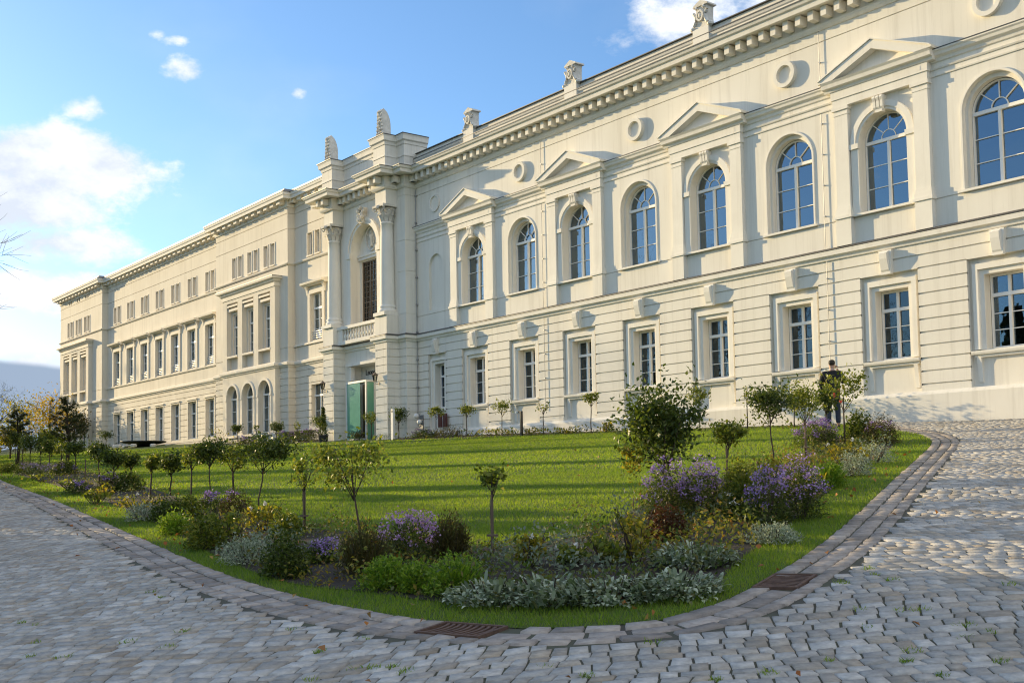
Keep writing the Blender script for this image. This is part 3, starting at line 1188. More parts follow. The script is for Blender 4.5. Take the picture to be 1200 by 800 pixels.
for i, c in enumerate(CX):
    if i not in PED:
        continue
    o = MB()
    y0 = YM - .10
    o.box(c - .34, c + .34, y0 - .06, y0 + .5, 13.72, 14.40)
    part(o, 'parapet_pier', M['trim'])
    o = MB()
    o.ext_y([(c - .24, 14.40), (c + .24, 14.40), (c + .20, 14.75), (c + .22, 15.12), (c - .22, 15.12), (c - .20, 14.75)], y0 - .02, y0 + .34)
    o.ext_y([(c - .32, 15.12), (c + .32, 15.12), (c + .30, 15.18), (c, 15.32), (c - .30, 15.18)], y0 - .06, y0 + .38)
    o.ring(c, 14.80, .12, .19, y0 - .10, y0 - .02, 0, 2 * math.pi, 16, sx=.8)
    o.lathe(c, y0 - .03, [(.02, 14.68), (.09, 14.75), (.09, 14.85), (.02, 14.93)], 10)
    for sx in (-1, 1):
        pts = [(c + sx * (.24 + .05 * math.cos(t)), y0 - .04, 14.95 - .42 * t / 6 + .03 * math.sin(t)) for t in np.linspace(0, 6, 8)]
        o.tube(pts, .055, 6)
        o.lathe(c + sx * .36, y0 + .02, [(.03, 14.36), (.11, 14.41), (.12, 14.47), (.03, 14.56)], 8)
        o.lathe(c + sx * .15, y0 - .06, [(.02, 15.0), (.06, 15.05), (.02, 15.12)], 8)
    part(o, 'roof_ornament', M['stone'], 'cartouche roof ornament with small gabled cap on the parapet')

# ---------------------------------------------------------------- link bay, left wing and its two pavilions
Z_S0, Z_S1 = 6.08, 6.34
ZU0, ZU1 = 11.33, 11.47
ZSOF = 14.45
GL = [2.36 + .345 * k for k in range(11)]
PL = [(-48.40, YM), (-53.00, YM), (-53.00, YW), (-62.10, YW), (-62.10, YM), (-82.25, YM), (-82.25, YW), (-92.30, YW), (-92.30, 40.0)]
w = MB()


def duo(c, y, zt=12.74, zb=11.58, rv=.12):
    """pair of small attic windows"""
    for sx in (-1, 1):
        DUOS.append((c + sx * .40, y + rv, zb))
    return [(c - .65, c - .15, zb, zt, rv), (c + .15, c + .65, zb, zt, rv)]


DUOS, TALL, FRENCH, ARCHW = [], [], [], []
# link bay
c = -50.65
TALL.append((c, YM + .15, 7.22))
FRENCH.append((c, YM + .20, 2.9))
front(w, YM, -53.0, -48.4, GB, Z_S0, [(c - .62, c + .62, 2.9, 5.0, .20)], GL)
front(w, YM, -53.0, -48.4, Z_S1, ZSOF, [(c - .58, c + .58, 7.22, 9.58, .15)] + duo(-50.9, YM), [7.05, 13.23, 14.02])
# left wing
MC = [-63.9 - 2.715 * k for k in range(7)]
for c in MC:
    FRENCH.append((c, YM + .22, 2.9))
    TALL.append((c, YM + .15, 7.2))
front(w, YM, -82.25, -62.1, GB, Z_S0, [(c - .65, c + .65, 2.9, 5.16, .22) for c in MC], GL)
front(w, YM, -82.25, -62.1, Z_S1, ZSOF, [(c - .62, c + .62, 7.2, 9.56, .15) for c in MC] + [q for c in MC for q in duo(c, YM)], [13.23, 14.05], .03)


def pavilion(x0, x1, bx0, bx1, cs, tiny=False):
    yy = YW
    front(w, yy, x0, bx0, GB, Z_S0, (), GL)
    front(w, yy, bx1, x1, GB, Z_S0, (), GL)
    front(w, yy, x0, bx0, Z_S1, 10.72, (), [7.05], .03)
    front(w, yy, bx1, x1, Z_S1, 10.72, (), [7.05], .03)
    ops = [q for c in cs for q in duo(c + .1, yy)]
    if tiny:
        for c in cs:
            ops += [(c - .35, c - .08, 14.12, 14.36, .2, False, True), (c + .12, c + .39, 14.12, 14.36, .2, False, True)]
    front(w, yy, x0, x1, 10.72, ZSOF, ops, [13.23, 14.02], .03)
    side(w, x1, yy, YM, GB, Z_S0, GL)
    side(w, x1, yy, YM, Z_S1, ZSOF, [7.05, 13.23, 14.02], .03)
    side(w, x0, yy, YM + (14 if tiny else 0), GB, ZSOF, s=1)
    # the bay with three arches below and three windows between pilasters above
    front(w, YB, bx0, bx1, GB, Z_S0, [(c - .70, c + .70, 2.75, 5.5, .26, True) for c in cs])
    front(w, YB, bx0, bx1, Z_S1, 10.35, [(c - .72, c + .72, Z_S1 + .06, 10.15, .26) for c in cs])
    for c in cs:
        front(w, YB + .26, c - .75, c + .75, Z_S1 + .02, 10.18, [(c - .50, c + .50, 7.22, 9.56, .09)])
        TALL.append((c, YB + .35, 7.22))
        ARCHW.append((c, YB + .26, 2.75))
    side(w, bx1, YB, yy, GB, Z_S0)
    side(w, bx1, YB, yy, Z_S1, 10.35)
    side(w, bx0, YB, yy, GB, Z_S0, s=1)
    side(w, bx0, YB, yy, Z_S1, 10.35, s=1)
    o = MB()
    P3 = [(bx1, yy), (bx1, YB), (bx0, YB), (bx0, yy)]
    o.sweep(P3, [(-.25, 10.35), (.04, 10.35), (.05, 10.55), (.14, 10.62), (.16, 10.70), (.28, 10.74), (.30, 10.84), (-.27, 10.93)])
    part(o, 'bay_cornice', M['trim_tan'])
    o = MB()
    o.sweep(P3, [(-.27, 10.935), (.31, 10.845), (.31, 10.87), (-.27, 10.96)])
    part(o, 'lead_flashing', M['zinc'])
    for c in cs:
        o = MB()
        o.ring(c, 4.80, .72, .86, YB - .05, YB, n=22)
        for sx in (-1, 1):
            xa, xb = sorted((c + sx * .72, c + sx * .86))
            o.box(xa, xb, YB - .03, YB, 2.9, 4.68)
            o.box(xa - .02, xb + .02, YB - .07, YB, 4.68, 4.80)
        part(o, 'arch_moulding', M['trim_tan'])
        o = MB()
        o.box(c - .80, c + .80, YB - .12, YB + .2, 2.62, 2.75)
        part(o, 'window_sill', M['trim_tan'])
        o = MB()
        o.box(c - .70, c + .70, YB - .02, YB + .24, 7.10, 7.20)
        part(o, 'window_sill', M['trim_tan'])
        o = MB()
        o.box(c - .60, c + .60, YB + .05, YB + .255, 9.72, 9.86)
        o.box(c - .66, c + .66, YB + .0, YB + .255, 9.95, 10.06)
        part(o, 'window_head', M['trim_tan'])


pavilion(-62.1, -53.0, -60.55, -53.95, [-55.23, -57.25, -59.27])
pavilion(-92.3, -82.25, -91.1, -84.45, [-85.75, -87.77, -89.79], True)
part(w, 'wall', M['plaster_tan'], 'three storey wall of the left wing with its two pavilions')

s = MB()
PS = [(-48.40, YM), (-53.00, YM), (-53.00, YW), (-53.95, YW), (-53.95, YB), (-60.55, YB), (-60.55, YW), (-62.10, YW), (-62.10, YM), (-82.25, YM), (-82.25, YW), (-84.45, YW), (-84.45, YB), (-91.10, YB), (-91.10, YW), (-92.30, YW), (-92.30, 40.0)]
s.sweep(PS, [(-.04, 6.06), (.05, 6.06), (.07, 6.13), (.14, 6.16), (.15, 6.27), (.11, 6.31), (-.04, 6.36)])
s.sweep(PL, [(-.02, ZU0), (.05, ZU0), (.10, ZU0 + .05), (.11, ZU1 - .03), (-.02, ZU1)])
s.sweep([(-62.12, YM), (-82.24, YM)], [(-.02, 7.03), (.06, 7.03), (.09, 7.08), (.09, 7.13), (-.02, 7.16)])
s.sweep([(-48.42, YM), (-52.98, YM)], [(-.02, 7.06), (.08, 7.06), (.08, 7.15), (-.02, 7.18)])
part(s, 'string_course', M['trim_tan'])
s = MB()
s.sweep(PL, [(-.1, 14.36), (.05, 14.36), (.07, 14.43), (.07, 14.70), (-.1, 14.70)])
s.sweep(PL, [(-.1, 14.70), (.40, 14.70), (.42, 14.68), (.47, 14.68), (.48, 14.82), (.52, 14.86), (.54, 14.98), (-.1, 15.0)])
part(s, 'cornice', M['trim'])
dentils('eaves_bracket', M['trim_tan'], PL[:-1], .78, .40, 14.50, 14.695, .073, .36)
s = MB()
s.sweep(PL, [(-.3, 15.003), (.56, 14.985), (.56, 15.03), (.35, 15.14), (.35, 15.19), (-8, 16.1), (-8, 16.0), (-.3, 15.05)])
part(s, 'wing_roof', M['roof'])
s = MB()
s.box(-41.4, XR, YM + .52, 41, 14.30, 14.36)
s.box(-48.40, -41.42, YR + 1.22, 41, 14.30, 14.36)
part(s, 'main_roof', M['roof'])

# surrounds and hoods of the first floor windows
for c, yy in [(c, YM) for c in MC] + [(-50.65, YM)]:
    o = MB()
    for sx in (-1, 1):
        xa, xb = sorted((c + sx * .63, c + sx * .86))
        o.box(xa, xb, yy - .06, yy, 7.16, 9.58)
        xa, xb = sorted((c + sx * .80, c + sx * .98))
        o.ext_x([(yy, 9.55), (yy - .06, 9.55), (yy - .10, 9.8), (yy - .20, 9.98), (yy, 9.98)], xa, xb)
    o.box(c - .86, c + .86, yy - .06, yy, 9.58, 9.78)
    o.ext_x([(yy, 9.97), (yy - .18, 9.97), (yy - .22, 10.02), (yy - .34, 10.05), (yy - .36, 10.15), (yy, 10.22)], c - 1.16, c + 1.16)
    part(o, 'window_hood', M['trim_tan'])
# frames of the attic pairs
for x, y, z in DUOS:
    o = MB()
    yf = y - .12
    o.box(x - .31, x - .252, yf - .03, yf, z, 12.78)
    o.box(x + .252, x + .31, yf - .03, yf, z, 12.78)
    o.box(x - .30, x + .30, yf - .07, yf, z - .06, z + .01)
    part(o, 'attic_window_surround', M['trim_tan'])
for c in MC:
    o = MB()
    for sx in (-1, 1):
        xa, xb = sorted((c + sx * .655, c + sx * .75))
        o.box(xa, xb, YM - .025, YM, 2.9, 5.26)
    o.box(c - .655, c + .655, YM - .025, YM, 5.165, 5.26)
    o.box(c - .82, c + .82, YM - .09, YM, 5.26, 5.33)
    part(o, 'window_surround', M['trim_tan'])

WT = window_kind(1.16, 2.36, transom=1.62, cols=2, rows=3, rail=True)
WTp = window_kind(.96, 2.34, transom=1.62, cols=2, rows=3)
WF = window_kind(1.30, 2.26, transom=1.55, cols=2, rows=2, curtain=[(-.6, -.05, .05, 2.2)])
WD = window_kind(.50, 1.16, cols=1, rows=1, reveal_tone=True, ft=.05)
WR = window_kind(1.40, 2.75, arch=True, spring=2.05, cols=2, rows=3)
for x, y, z in TALL:
    place_window(WTp if abs(y - (YB + .35)) < .01 else WT, x, y, z)
for x, y, z in FRENCH:
    place_window(WF, x, y, z)
for x, y, z in DUOS:
    place_window(WD, x, y, z)
for x, y, z in ARCHW:
    place_window(WR, x, y, z)

# ================================================================ plan of the grounds (metres)
KERB_PTS = [(-95, 20.5), (-75, 16.6), (-56, 12.9)] + [(-41.13, 9.91), (-26.85, 7.56), (-16.54, 5.74), (-11.39, 4.84), (-9.31, 4.60), (-8.14, 4.54), (-7.19, 4.58), (-6.53, 4.72), (-6.01, 4.92), (-5.60, 5.32), (-5.49, 5.69), (-5.62, 6.36), (-5.97, 7.28), (-6.52, 8.56), (-7.54, 10.58), (-9.32, 13.99), (-10.94, 17.13), (-12.00, 19.14), (-12.86, 20.55), (-13.98, 21.99), (-15.16, 23.16)] + [(-18.9, 26.6)]
BED_OUT = [(-44.29, 11.26), (-26.98, 8.36), (-17.75, 6.56), (-12.63, 5.37), (-9.86, 4.87), (-8.50, 4.99), (-7.47, 5.08), (-6.56, 5.37), (-6.11, 5.81), (-6.01, 6.52), (-6.70, 7.71), (-7.54, 9.35), (-9.12, 12.18), (-10.81, 15.32), (-12.63, 18.85), (-13.75, 20.69)]
BED_IN = [(-64.17, 16.31), (-51.36, 14.46), (-32.37, 10.98), (-20.40, 8.35), (-14.72, 7.27), (-12.49, 7.22), (-10.09, 7.10), (-9.50, 7.34), (-9.42, 8.34), (-10.86, 10.68), (-12.17, 13.67), (-12.99, 16.40), (-15.22, 20.09), (-16.41, 22.97)]
# x, y, height, clear stem, crown width, crown offset, habit, stake
STANDARDS = [
    (-8.89, 6.62, 0.92, 0.68, 0.26, 0.01, 'sparse', 1),
    (-11.35, 6.58, 1.23, 0.59, 0.80, -0.13, 'open', 0),
    (-13.62, 7.05, 0.99, 0.55, 0.38, 0.01, 'sparse', 1),
    (-16.50, 7.77, 1.24, 0.72, 0.82, 0.11, 'dense', 0),
    (-20.51, 9.12, 1.01, 0.52, 0.55, 0.00, 'open', 0),
    (-20.39, 8.61, 1.22, 0.67, 0.61, -0.02, 'dense', 0),
    (-22.30, 9.02, 1.00, 0.59, 0.42, 0.00, 'open', 0),
    (-23.53, 9.06, 0.92, 0.42, 0.54, 0.00, 'dense', 0),
    (-22.97, 8.43, 0.94, 0.58, 0.30, 0.01, 'open', 0),
    (-27.25, 9.53, 0.88, 0.49, 0.39, -0.03, 'dense', 0),
    (-27.01, 9.04, 1.01, 0.52, 0.58, -0.01, 'dense', 0),
    (-31.26, 10.05, 1.18, 0.60, 0.51, -0.02, 'dense', 0),
    (-36.42, 10.97, 1.17, 0.72, 0.51, 0.01, 'dense', 0),
    (-39.43, 11.43, 1.11, 0.60, 0.46, 0.00, 'open', 0),
    (-43.59, 12.21, 1.19, 0.66, 0.50, 0.00, 'dense', 0),
    (-47.34, 12.90, 1.32, 0.68, 0.64, 0.02, 'dense', 0),
    (-49.60, 13.11, 1.45, 0.71, 0.60, 0.02, 'dense', 0),
    (-51.71, 13.35, 1.40, 0.66, 0.51, 0.04, 'open', 0),
    (-56.54, 14.30, 1.60, 0.84, 0.60, 0.02, 'dense', 0),
    (-10.38, 10.62, 1.47, 0.40, 1.15, -0.16, 'big', 0),
    (-11.04, 12.44, 0.99, 0.61, 0.46, 0.05, 'open', 1),
    (-12.07, 14.71, 1.47, 0.79, 0.69, -0.04, 'dense', 0),
    (-27.13, 29.24, 1.51, 0.92, 0.68, -0.01, 'open', 0),
    (-23.41, 27.37, 1.32, 0.77, 0.45, 0.01, 'sparse', 0),
    (-20.73, 26.26, 1.46, 0.44, 0.88, 0.02, 'open', 0),
    (-12.48, 16.10, 1.33, 0.74, 0.50, 0.00, 'open', 1),
    (-16.47, 22.03, 1.19, 0.52, 0.52, 0.00, 'dense', 0),
    (-14.20, 19.57, 1.51, 0.70, 0.77, 0.00, 'rose', 0),
    (-39.45, 28.13, 1.38, 0.87, 0.65, 0.00, 'open', 0),
    (-39.25, 29.85, 1.55, 0.89, 0.78, 0.02, 'open', 0),
    (-34.36, 28.18, 1.27, 0.83, 0.53, 0.00, 'sparse', 0),
    (-30.48, 27.21, 1.47, 1.01, 0.52, 0.02, 'open', 0),
    (-42.95, 28.91, 1.39, 0.93, 0.62, 0.00, 'open', 0),
    (-45.55, 28.54, 1.48, 0.76, 0.84, 0.02, 'dense', 0),
    (-49.39, 29.33, 1.45, 0.81, 0.77, 0.04, 'open', 0),
    (-58.12, 31.15, 1.41, 0.73, 1.02, 0.02, 'dense', 0),
    (-65.51, 32.05, 1.34, 0.59, 0.80, 0.03, 'dense', 0),
    (-60.96, 31.14, 1.16, 0.66, 0.45, 0.03, 'sparse', 0),
    (-68.33, 30.69, 1.26, 0.71, 0.66, 0.00, 'dense', 0),
    (-92.08, 30.12, 1.37, 0.62, 1.03, 0.03, 'dense', 0),
    (-63.91, 29.91, 1.14, 0.72, 0.36, 0.03, 'sparse', 0)]
# x, y, width, height, kind
SHRUBS = [
    (-10.57, 5.67, 0.27, 0.28, 'aster_violet'),
    (-10.05, 5.00, 0.38, 0.39, 'dark'),
    (-11.39, 5.23, 0.47, 0.33, 'silver'),
    (-9.36, 5.48, 0.44, 0.46, 'russet'),
    (-9.66, 6.19, 0.51, 0.49, 'aster_pink'),
    (-9.37, 6.47, 0.33, 0.42, 'russet'),
    (-8.49, 5.19, 0.38, 0.29, 'bright'),
    (-8.09, 5.24, 0.28, 0.26, 'bright'),
    (-7.67, 5.33, 0.43, 0.33, 'bright'),
    (-7.13, 5.31, 0.54, 0.28, 'lambs'),
    (-6.68, 5.51, 0.56, 0.33, 'lambs'),
    (-6.31, 5.79, 0.54, 0.32, 'lambs'),
    (-6.03, 6.16, 0.54, 0.33, 'lambs'),
    (-6.84, 7.26, 0.55, 0.34, 'lambs'),
    (-8.16, 6.50, 0.26, 0.29, 'rose'),
    (-7.80, 6.69, 0.30, 0.21, 'rose'),
    (-7.66, 6.96, 0.30, 0.26, 'rose'),
    (-7.39, 7.09, 0.31, 0.51, 'rose'),
    (-8.16, 8.26, 0.36, 0.33, 'red'),
    (-9.33, 9.47, 0.47, 0.69, 'aster_violet'),
    (-9.01, 9.72, 0.46, 0.69, 'aster_violet'),
    (-8.55, 9.83, 0.36, 0.62, 'green'),
    (-7.88, 9.51, 0.37, 0.65, 'aster_violet'),
    (-7.82, 9.95, 0.42, 0.69, 'aster_violet'),
    (-8.46, 9.65, 0.19, 0.41, 'aster_white'),
    (-9.46, 12.66, 0.42, 0.39, 'bright'),
    (-10.04, 14.06, 0.43, 0.42, 'silver'),
    (-14.50, 19.08, 0.79, 0.62, 'aster_violet'),
    (-14.60, 19.37, 0.49, 0.37, 'aster_pink'),
    (-14.24, 20.12, 0.53, 0.60, 'dark'),
    (-13.40, 19.66, 0.59, 0.57, 'dark_aster'),
    (-11.11, 15.24, 0.60, 0.44, 'rose'),
    (-11.03, 15.92, 0.61, 0.41, 'silver'),
    (-7.02, 8.54, 0.43, 0.22, 'silver'),
    (-9.40, 12.10, 0.44, 0.26, 'rose'),
    (-10.90, 13.25, 0.37, 0.32, 'rose'),
    (-18.06, 7.64, 0.42, 0.39, 'aster_violet'),
    (-16.93, 7.56, 0.45, 0.40, 'dark_aster'),
    (-14.10, 6.69, 0.49, 0.38, 'rose'),
    (-13.29, 6.64, 0.34, 0.28, 'green'),
    (-17.61, 6.74, 0.49, 0.32, 'dark'),
    (-17.40, 6.99, 0.41, 0.36, 'green'),
    (-15.42, 6.00, 0.40, 0.33, 'bright'),
    (-13.20, 5.53, 0.41, 0.41, 'green'),
    (-13.33, 5.90, 0.44, 0.42, 'rose'),
    (-20.05, 7.09, 0.57, 0.33, 'rose'),
    (-27.04, 8.96, 0.50, 0.44, 'dark_aster'),
    (-26.55, 9.23, 0.53, 0.42, 'dark'),
    (-27.47, 8.38, 0.60, 0.34, 'aster_violet'),
    (-23.39, 7.45, 0.55, 0.29, 'rose'),
    (-18.19, 6.53, 0.44, 0.35, 'silver'),
    (-43.15, 11.52, 1.16, 0.37, 'aster_pale'),
    (-39.97, 11.53, 1.03, 0.40, 'aster_pale'),
    (-40.02, 11.74, 0.64, 0.46, 'dark'),
    (-47.12, 11.73, 0.79, 0.36, 'green'),
    (-35.48, 9.82, 0.96, 0.25, 'rose'),
    (-30.13, 8.97, 0.74, 0.26, 'rose'),
    (-24.69, 8.01, 0.54, 0.36, 'rose'),
    (-51.54, 26.42, 2.54, 0.55, 'hedge'),
    (-60.33, 27.71, 0.96, 0.48, 'aster_violet'),
    (-39.83, 26.25, 0.99, 0.46, 'aster_pale'),
    (-38.18, 26.39, 1.20, 0.48, 'russet'),
    (-47.82, 27.69, 0.98, 0.49, 'russet'),
    (-36.25, 27.22, 1.34, 0.30, 'rose'),
    (-33.41, 27.00, 1.43, 0.29, 'rose'),
    (-31.19, 26.79, 0.76, 0.21, 'rose'),
    (-29.45, 27.03, 0.39, 0.39, 'rose'),
    (-43.18, 26.41, 0.94, 0.37, 'silver'),
    (-64.30, 27.77, 1.26, 1.06, 'rose_thin')]
GRATE1 = (-6.53, 4.72)  # 167.3 px/m
GRATE2 = (-5.56, 7.03)  # 154.5 px/m
MAN = (-19.29, 26.13)  # 42.7 px/m
PINE1 = (-57.35, 14.27)  # 24.7 px/m
PINE2 = (-49.05, 14.53)  # 28.0 px/m
STAKE = (-34.57, 10.71)  # 39.4 px/m
BOLLARD = (-35.64, 28.09)  # 29.4 px/m
POST = (-47.48, 29.43)  # 24.0 px/m
BASIN = (-73.41, 26.44)  # 18.0 px/m
DOORCONE = (-55.32, 31.12)  # 21.2 px/m
LAMPS = (-41.39, 27.24)  # 27.0 px/m

# ================================================================ ground, road, lawn
def smooth_curve(pts, step=.08):
    P = [np.array(p, float) for p in pts]
    P = [2 * P[0] - P[1]] + P + [2 * P[-1] - P[-2]]
    out = []
    for i in range(1, len(P) - 2):
        p0, p1, p2, p3 = P[i - 1:i + 3]
        n = max(2, int(np.linalg.norm(p2 - p1) / step))
        for k in range(n):
            t = k / n
            out.append(.5 * ((2 * p1) + (-p0 + p2) * t + (2 * p0 - 5 * p1 + 4 * p2 - p3) * t * t + (-p0 + 3 * p1 - 3 * p2 + p3) * t ** 3))
    out.append(P[-2])
    return np.array(out)


KC = smooth_curve(KERB_PTS)
LAWN = np.vstack([KC, [[-19.0, 26.98], [-95.0, 26.98]]])
BEDC = np.vstack([smooth_curve(BED_OUT, .2), smooth_curve(BED_IN, .2)[::-1]])


def inside(P, poly):
    """even-odd test, vectorised"""
    P = np.asarray(P)
    x, y = P[:, 0], P[:, 1]
    c = np.zeros(len(P), bool)
    x0, y0 = poly[:, 0], poly[:, 1]
    x1, y1 = np.roll(x0, -1), np.roll(y0, -1)
    for a, b, e, d in zip(x0, y0, x1, y1):
        if b == d:
            continue
        m = (b > y) != (d > y)
        c ^= m & (x < (e - a) * (y - b) / (d - b) + a)
    return c


def dist_to(P, line):
    out = np.full(len(P), 1e9)
    for s in range(0, len(P), 4000):
        q = P[s:s + 4000]
        out[s:s + 4000] = np.sqrt(((q[:, None, :] - line[None, ::2, :]) ** 2).sum(2).min(1))
    return out


def gz(P):
    return -1.62 - .0245 * P[..., 0] + .0957 * P[..., 1]


# earth sheet to the horizon: the slope of the grounds, levelling out far away
gx = np.concatenate([np.linspace(-3000, -160, 6), np.linspace(-150, 60, 43), np.linspace(90, 3000, 6)])
gy = np.concatenate([np.linspace(-3000, -90, 6), np.linspace(-80, 60, 29), np.linspace(90, 3000, 6)])
GX, GY = np.meshgrid(gx, gy, indexing='ij')
gv = np.stack([GX, GY, -1.62 - .0245 * np.clip(GX, -110, 30) + .0957 * np.clip(GY, -60, 30) - .03], 2).reshape(-1, 3)
nx, ny = len(gx), len(gy)
I = np.arange(nx * ny).reshape(nx, ny)
gf = np.stack([I[:-1, :-1], I[1:, :-1], I[1:, 1:], I[:-1, 1:]], 2).reshape(-1, 4)
M['earth'] = noisy('rough_grass_ground', (.035, .050, .012), (.075, .085, .025), scale=.35, detail=9, rough=.95, bump=.6, bscale=5, dist=.1)
tag(np_mesh('ground', gv, gf, M['earth']), kind='structure')


def poly_sheet(name, pts, mat, dz, kind='structure'):
    v = [(p[0], p[1], ground_z(p[0], p[1]) + dz) for p in pts]
    bm = bmesh.new()
    vs = [bm.verts.new(p) for p in v]
    f = bm.faces.new(vs)
    bmesh.ops.triangulate(bm, faces=[f])
    me = bpy.data.meshes.new(name)
    bm.to_mesh(me)
    bm.free()
    me.materials.append(mat)
    o = bpy.data.objects.new(name, me)
    COL.objects.link(o)
    return tag(o, kind=kind)


# mossy sand bed of the paving, lawn turf, soil of the flower beds
M['joint'] = noisy('paving_joints', (.06, .054, .044), (.075, .08, .045), scale=1.6, detail=8, rough=.95, bump=.5, bscale=60, dist=.01)
M['turf'] = noisy('turf', (.055, .095, .010), (.095, .135, .016), scale=1.3, detail=9, rough=.95, bump=.9, bscale=55, dist=.05)
M['soil'] = noisy('bed_soil', (.022, .016, .011), (.055, .042, .030), scale=7, detail=9, rough=.95, bump=.9, bscale=45, dist=.04)
road_pts = [(-95, 12.5), (-60, 6.0), (-30, 1.0), (-14, -3.5), (2, -9), (14, -2), (16, 26.98), (-18.0, 26.98)] + [tuple(p) for p in KC[::-12]] + [(-95, 20.3)]
poly_sheet('road', [(-95, 10.5), (-60, 4.5), (-30, 0.0), (-14, -3.5), (2, -9), (14, -2), (16, 26.97), (-19.2, 26.97)] + [tuple(p) for p in KC[-2::-10]], M['joint'], -.002)
poly_sheet('lawn', [tuple(p) for p in KC[::6]] + [(-18.95, 26.9), (-95, 26.9)], M['turf'], .004)
poly_sheet('flower_bed_soil', [tuple(p) for p in BEDC], M['soil'], .014)
poly_sheet('wall_bed_soil', [(-19.5, 26.95), (-22, 25.75), (-40, 25.2), (-41.5, 25.0), (-41.5, 26.4), (-41.3, 26.95)], M['soil'], .016)
poly_sheet('wall_bed_soil', [(-48.3, 24.9), (-62, 25.4), (-62.2, 26.55), (-48.3, 26.9)], M['soil'], .016)


def stones(name, C, h, inset, mat, jit=.012, rng=nrng):
    """C (n,4,2) plan corners of each stone -> one mesh of raised, bevelled setts"""
    n = len(C)
    C = C + rng.normal(0, jit, C.shape)
    cen = C.mean(1, keepdims=True)
    top = cen + (C - cen) * (1 - inset)
    zb = gz(C) - .02
    hh = h * (.75 + .5 * rng.random((n, 1)))
    tilt = rng.normal(0, .022, (n, 1, 2))
    zt = gz(top) + hh + ((top - cen) * tilt).sum(2)
    V = np.concatenate([np.dstack([C, zb]), np.dstack([top, zt])], 1).reshape(-1, 3)
    F = np.array([(0, 1, 5, 4), (1, 2, 6, 5), (2, 3, 7, 6), (3, 0, 4, 7), (4, 5, 6, 7)])
    F = (np.arange(n)[:, None, None] * 8 + F[None]).reshape(-1, 4)
    return np_mesh(name, V, F, mat)


M['sett'] = noisy('granite_setts', (.29, .28, .26), (.49, .47, .435), scale=16, detail=8, rough=.75, bump=.8, bscale=45, island=.24, dist=.012)
def tinted(m, tint, lo):
    """a share of the stones takes a warmer tint, and grit lies over them in patches"""
    nt = m.node_tree
    n, l = nt.nodes, nt.links
    b = n['Principled BSDF']
    src = b.inputs['Base Color'].links[0].from_socket
    g = n.new('ShaderNodeNewGeometry')
    wv = n.new('ShaderNodeMath')
    wv.operation = 'MULTIPLY'
    wv.inputs[1].default_value = 7.31
    l.new(g.outputs['Random Per Island'], wv.inputs[0])
    fr = n.new('ShaderNodeMath')
    fr.operation = 'FRACT'
    l.new(wv.outputs[0], fr.inputs[0])
    mr = n.new('ShaderNodeMapRange')
    mr.inputs['From Min'].default_value = lo
    mr.inputs['From Max'].default_value = 1
    l.new(fr.outputs[0], mr.inputs['Value'])
    mx = n.new('ShaderNodeMix')
    mx.data_type = 'RGBA'
    mx.blend_type = 'MULTIPLY'
    l.new(mr.outputs[0], mx.inputs['Factor'])
    l.new(src, mx.inputs[6])
    mx.inputs[7].default_value = (*tint, 1)
    t = n.new('ShaderNodeTexCoord')
    z = n.new('ShaderNodeTexNoise')
    z.inputs['Scale'].default_value = .9
    z.inputs['Detail'].default_value = 10
    z.inputs['Roughness'].default_value = .72
    l.new(t.outputs['Object'], z.inputs['Vector'])
    m2 = n.new('ShaderNodeMapRange')
    m2.inputs['From Min'].default_value = .50
    m2.inputs['From Max'].default_value = .72
    m2.inputs['To Max'].default_value = .65
    l.new(z.outputs[0], m2.inputs['Value'])
    m3 = n.new('ShaderNodeMix')
    m3.data_type = 'RGBA'
    l.new(m2.outputs[0], m3.inputs['Factor'])
    l.new(mx.outputs[2], m3.inputs[6])
    m3.inputs[7].default_value = (.22, .205, .17, 1)
    l.new(m3.outputs[2], b.inputs['Base Color'])


tinted(M['sett'], (.80, .70, .58), .55)
M['sett_brown'] = noisy('kerb_setts', (.20, .172, .148), (.36, .315, .275), scale=12, detail=8, rough=.75, bump=.5, bscale=60, island=.38, dist=.012)
# cobbles laid in wavering rows across the drive
U = np.array([.66, .75])
W = np.array([-.75, .66])
def row_line(k, v, u):
    """the joint between two courses, gently wandering"""
    a = (k * 2.399) % 6.283
    return v + .012 * np.sin(u * 3.1 + a) + .008 * np.sin(u * 7.3 + 2.1 * a)


def warp(u, v):
    vv = v + .22 * np.sin(u * .8 + v * .05) + .07 * np.sin(u * 2.3 + v * .3) + .05 * np.sin(v * 1.7)
    uu = u + .10 * np.sin(v * .9) + .05 * np.sin(u * 1.7 + v * 2.1)
    return uu[..., None] * U + vv[..., None] * W


gap = .0035
rows = []
v = 1.2
ri = 0
while v < 66:
    wd = .125 + .055 * rnd.random()
    um = v * .62 + 4.5
    n = int(2 * um / .12)
    sep = -um + np.cumsum(nrng.uniform(.095, .185, n))
    lo = sep + nrng.normal(0, .007, n)
    hi = sep + nrng.normal(0, .010, n)
    a0, a1, b0, b1 = lo[:-1] + gap, lo[1:] - gap, hi[:-1] + gap, hi[1:] - gap
    rows.append(np.stack([warp(a0, row_line(ri, v, a0) + gap), warp(a1, row_line(ri, v, a1) + gap), warp(b1, row_line(ri + 1, v + wd, b1) - gap), warp(b0, row_line(ri + 1, v + wd, b0) - gap)], 1))
    v += wd
    ri += 1
cs = np.vstack(rows)
cc = cs.mean(1)
keep = (cc[:, 1] < 26.8) & (cc[:, 0] < 13) & (cc[:, 0] > -66) & (cc[:, 1] > .2 * np.abs(cc[:, 0]) - 3.2)
cs, cc = cs[keep], cc[keep]
ins = inside(cc, LAWN)
cs, cc = cs[~ins], cc[~ins]
dk = dist_to(cc, KC)
cs = cs[dk > .53]
tag(stones('cobblestone_road', cs, .009, .085, M['sett'], .0025), kind='structure')

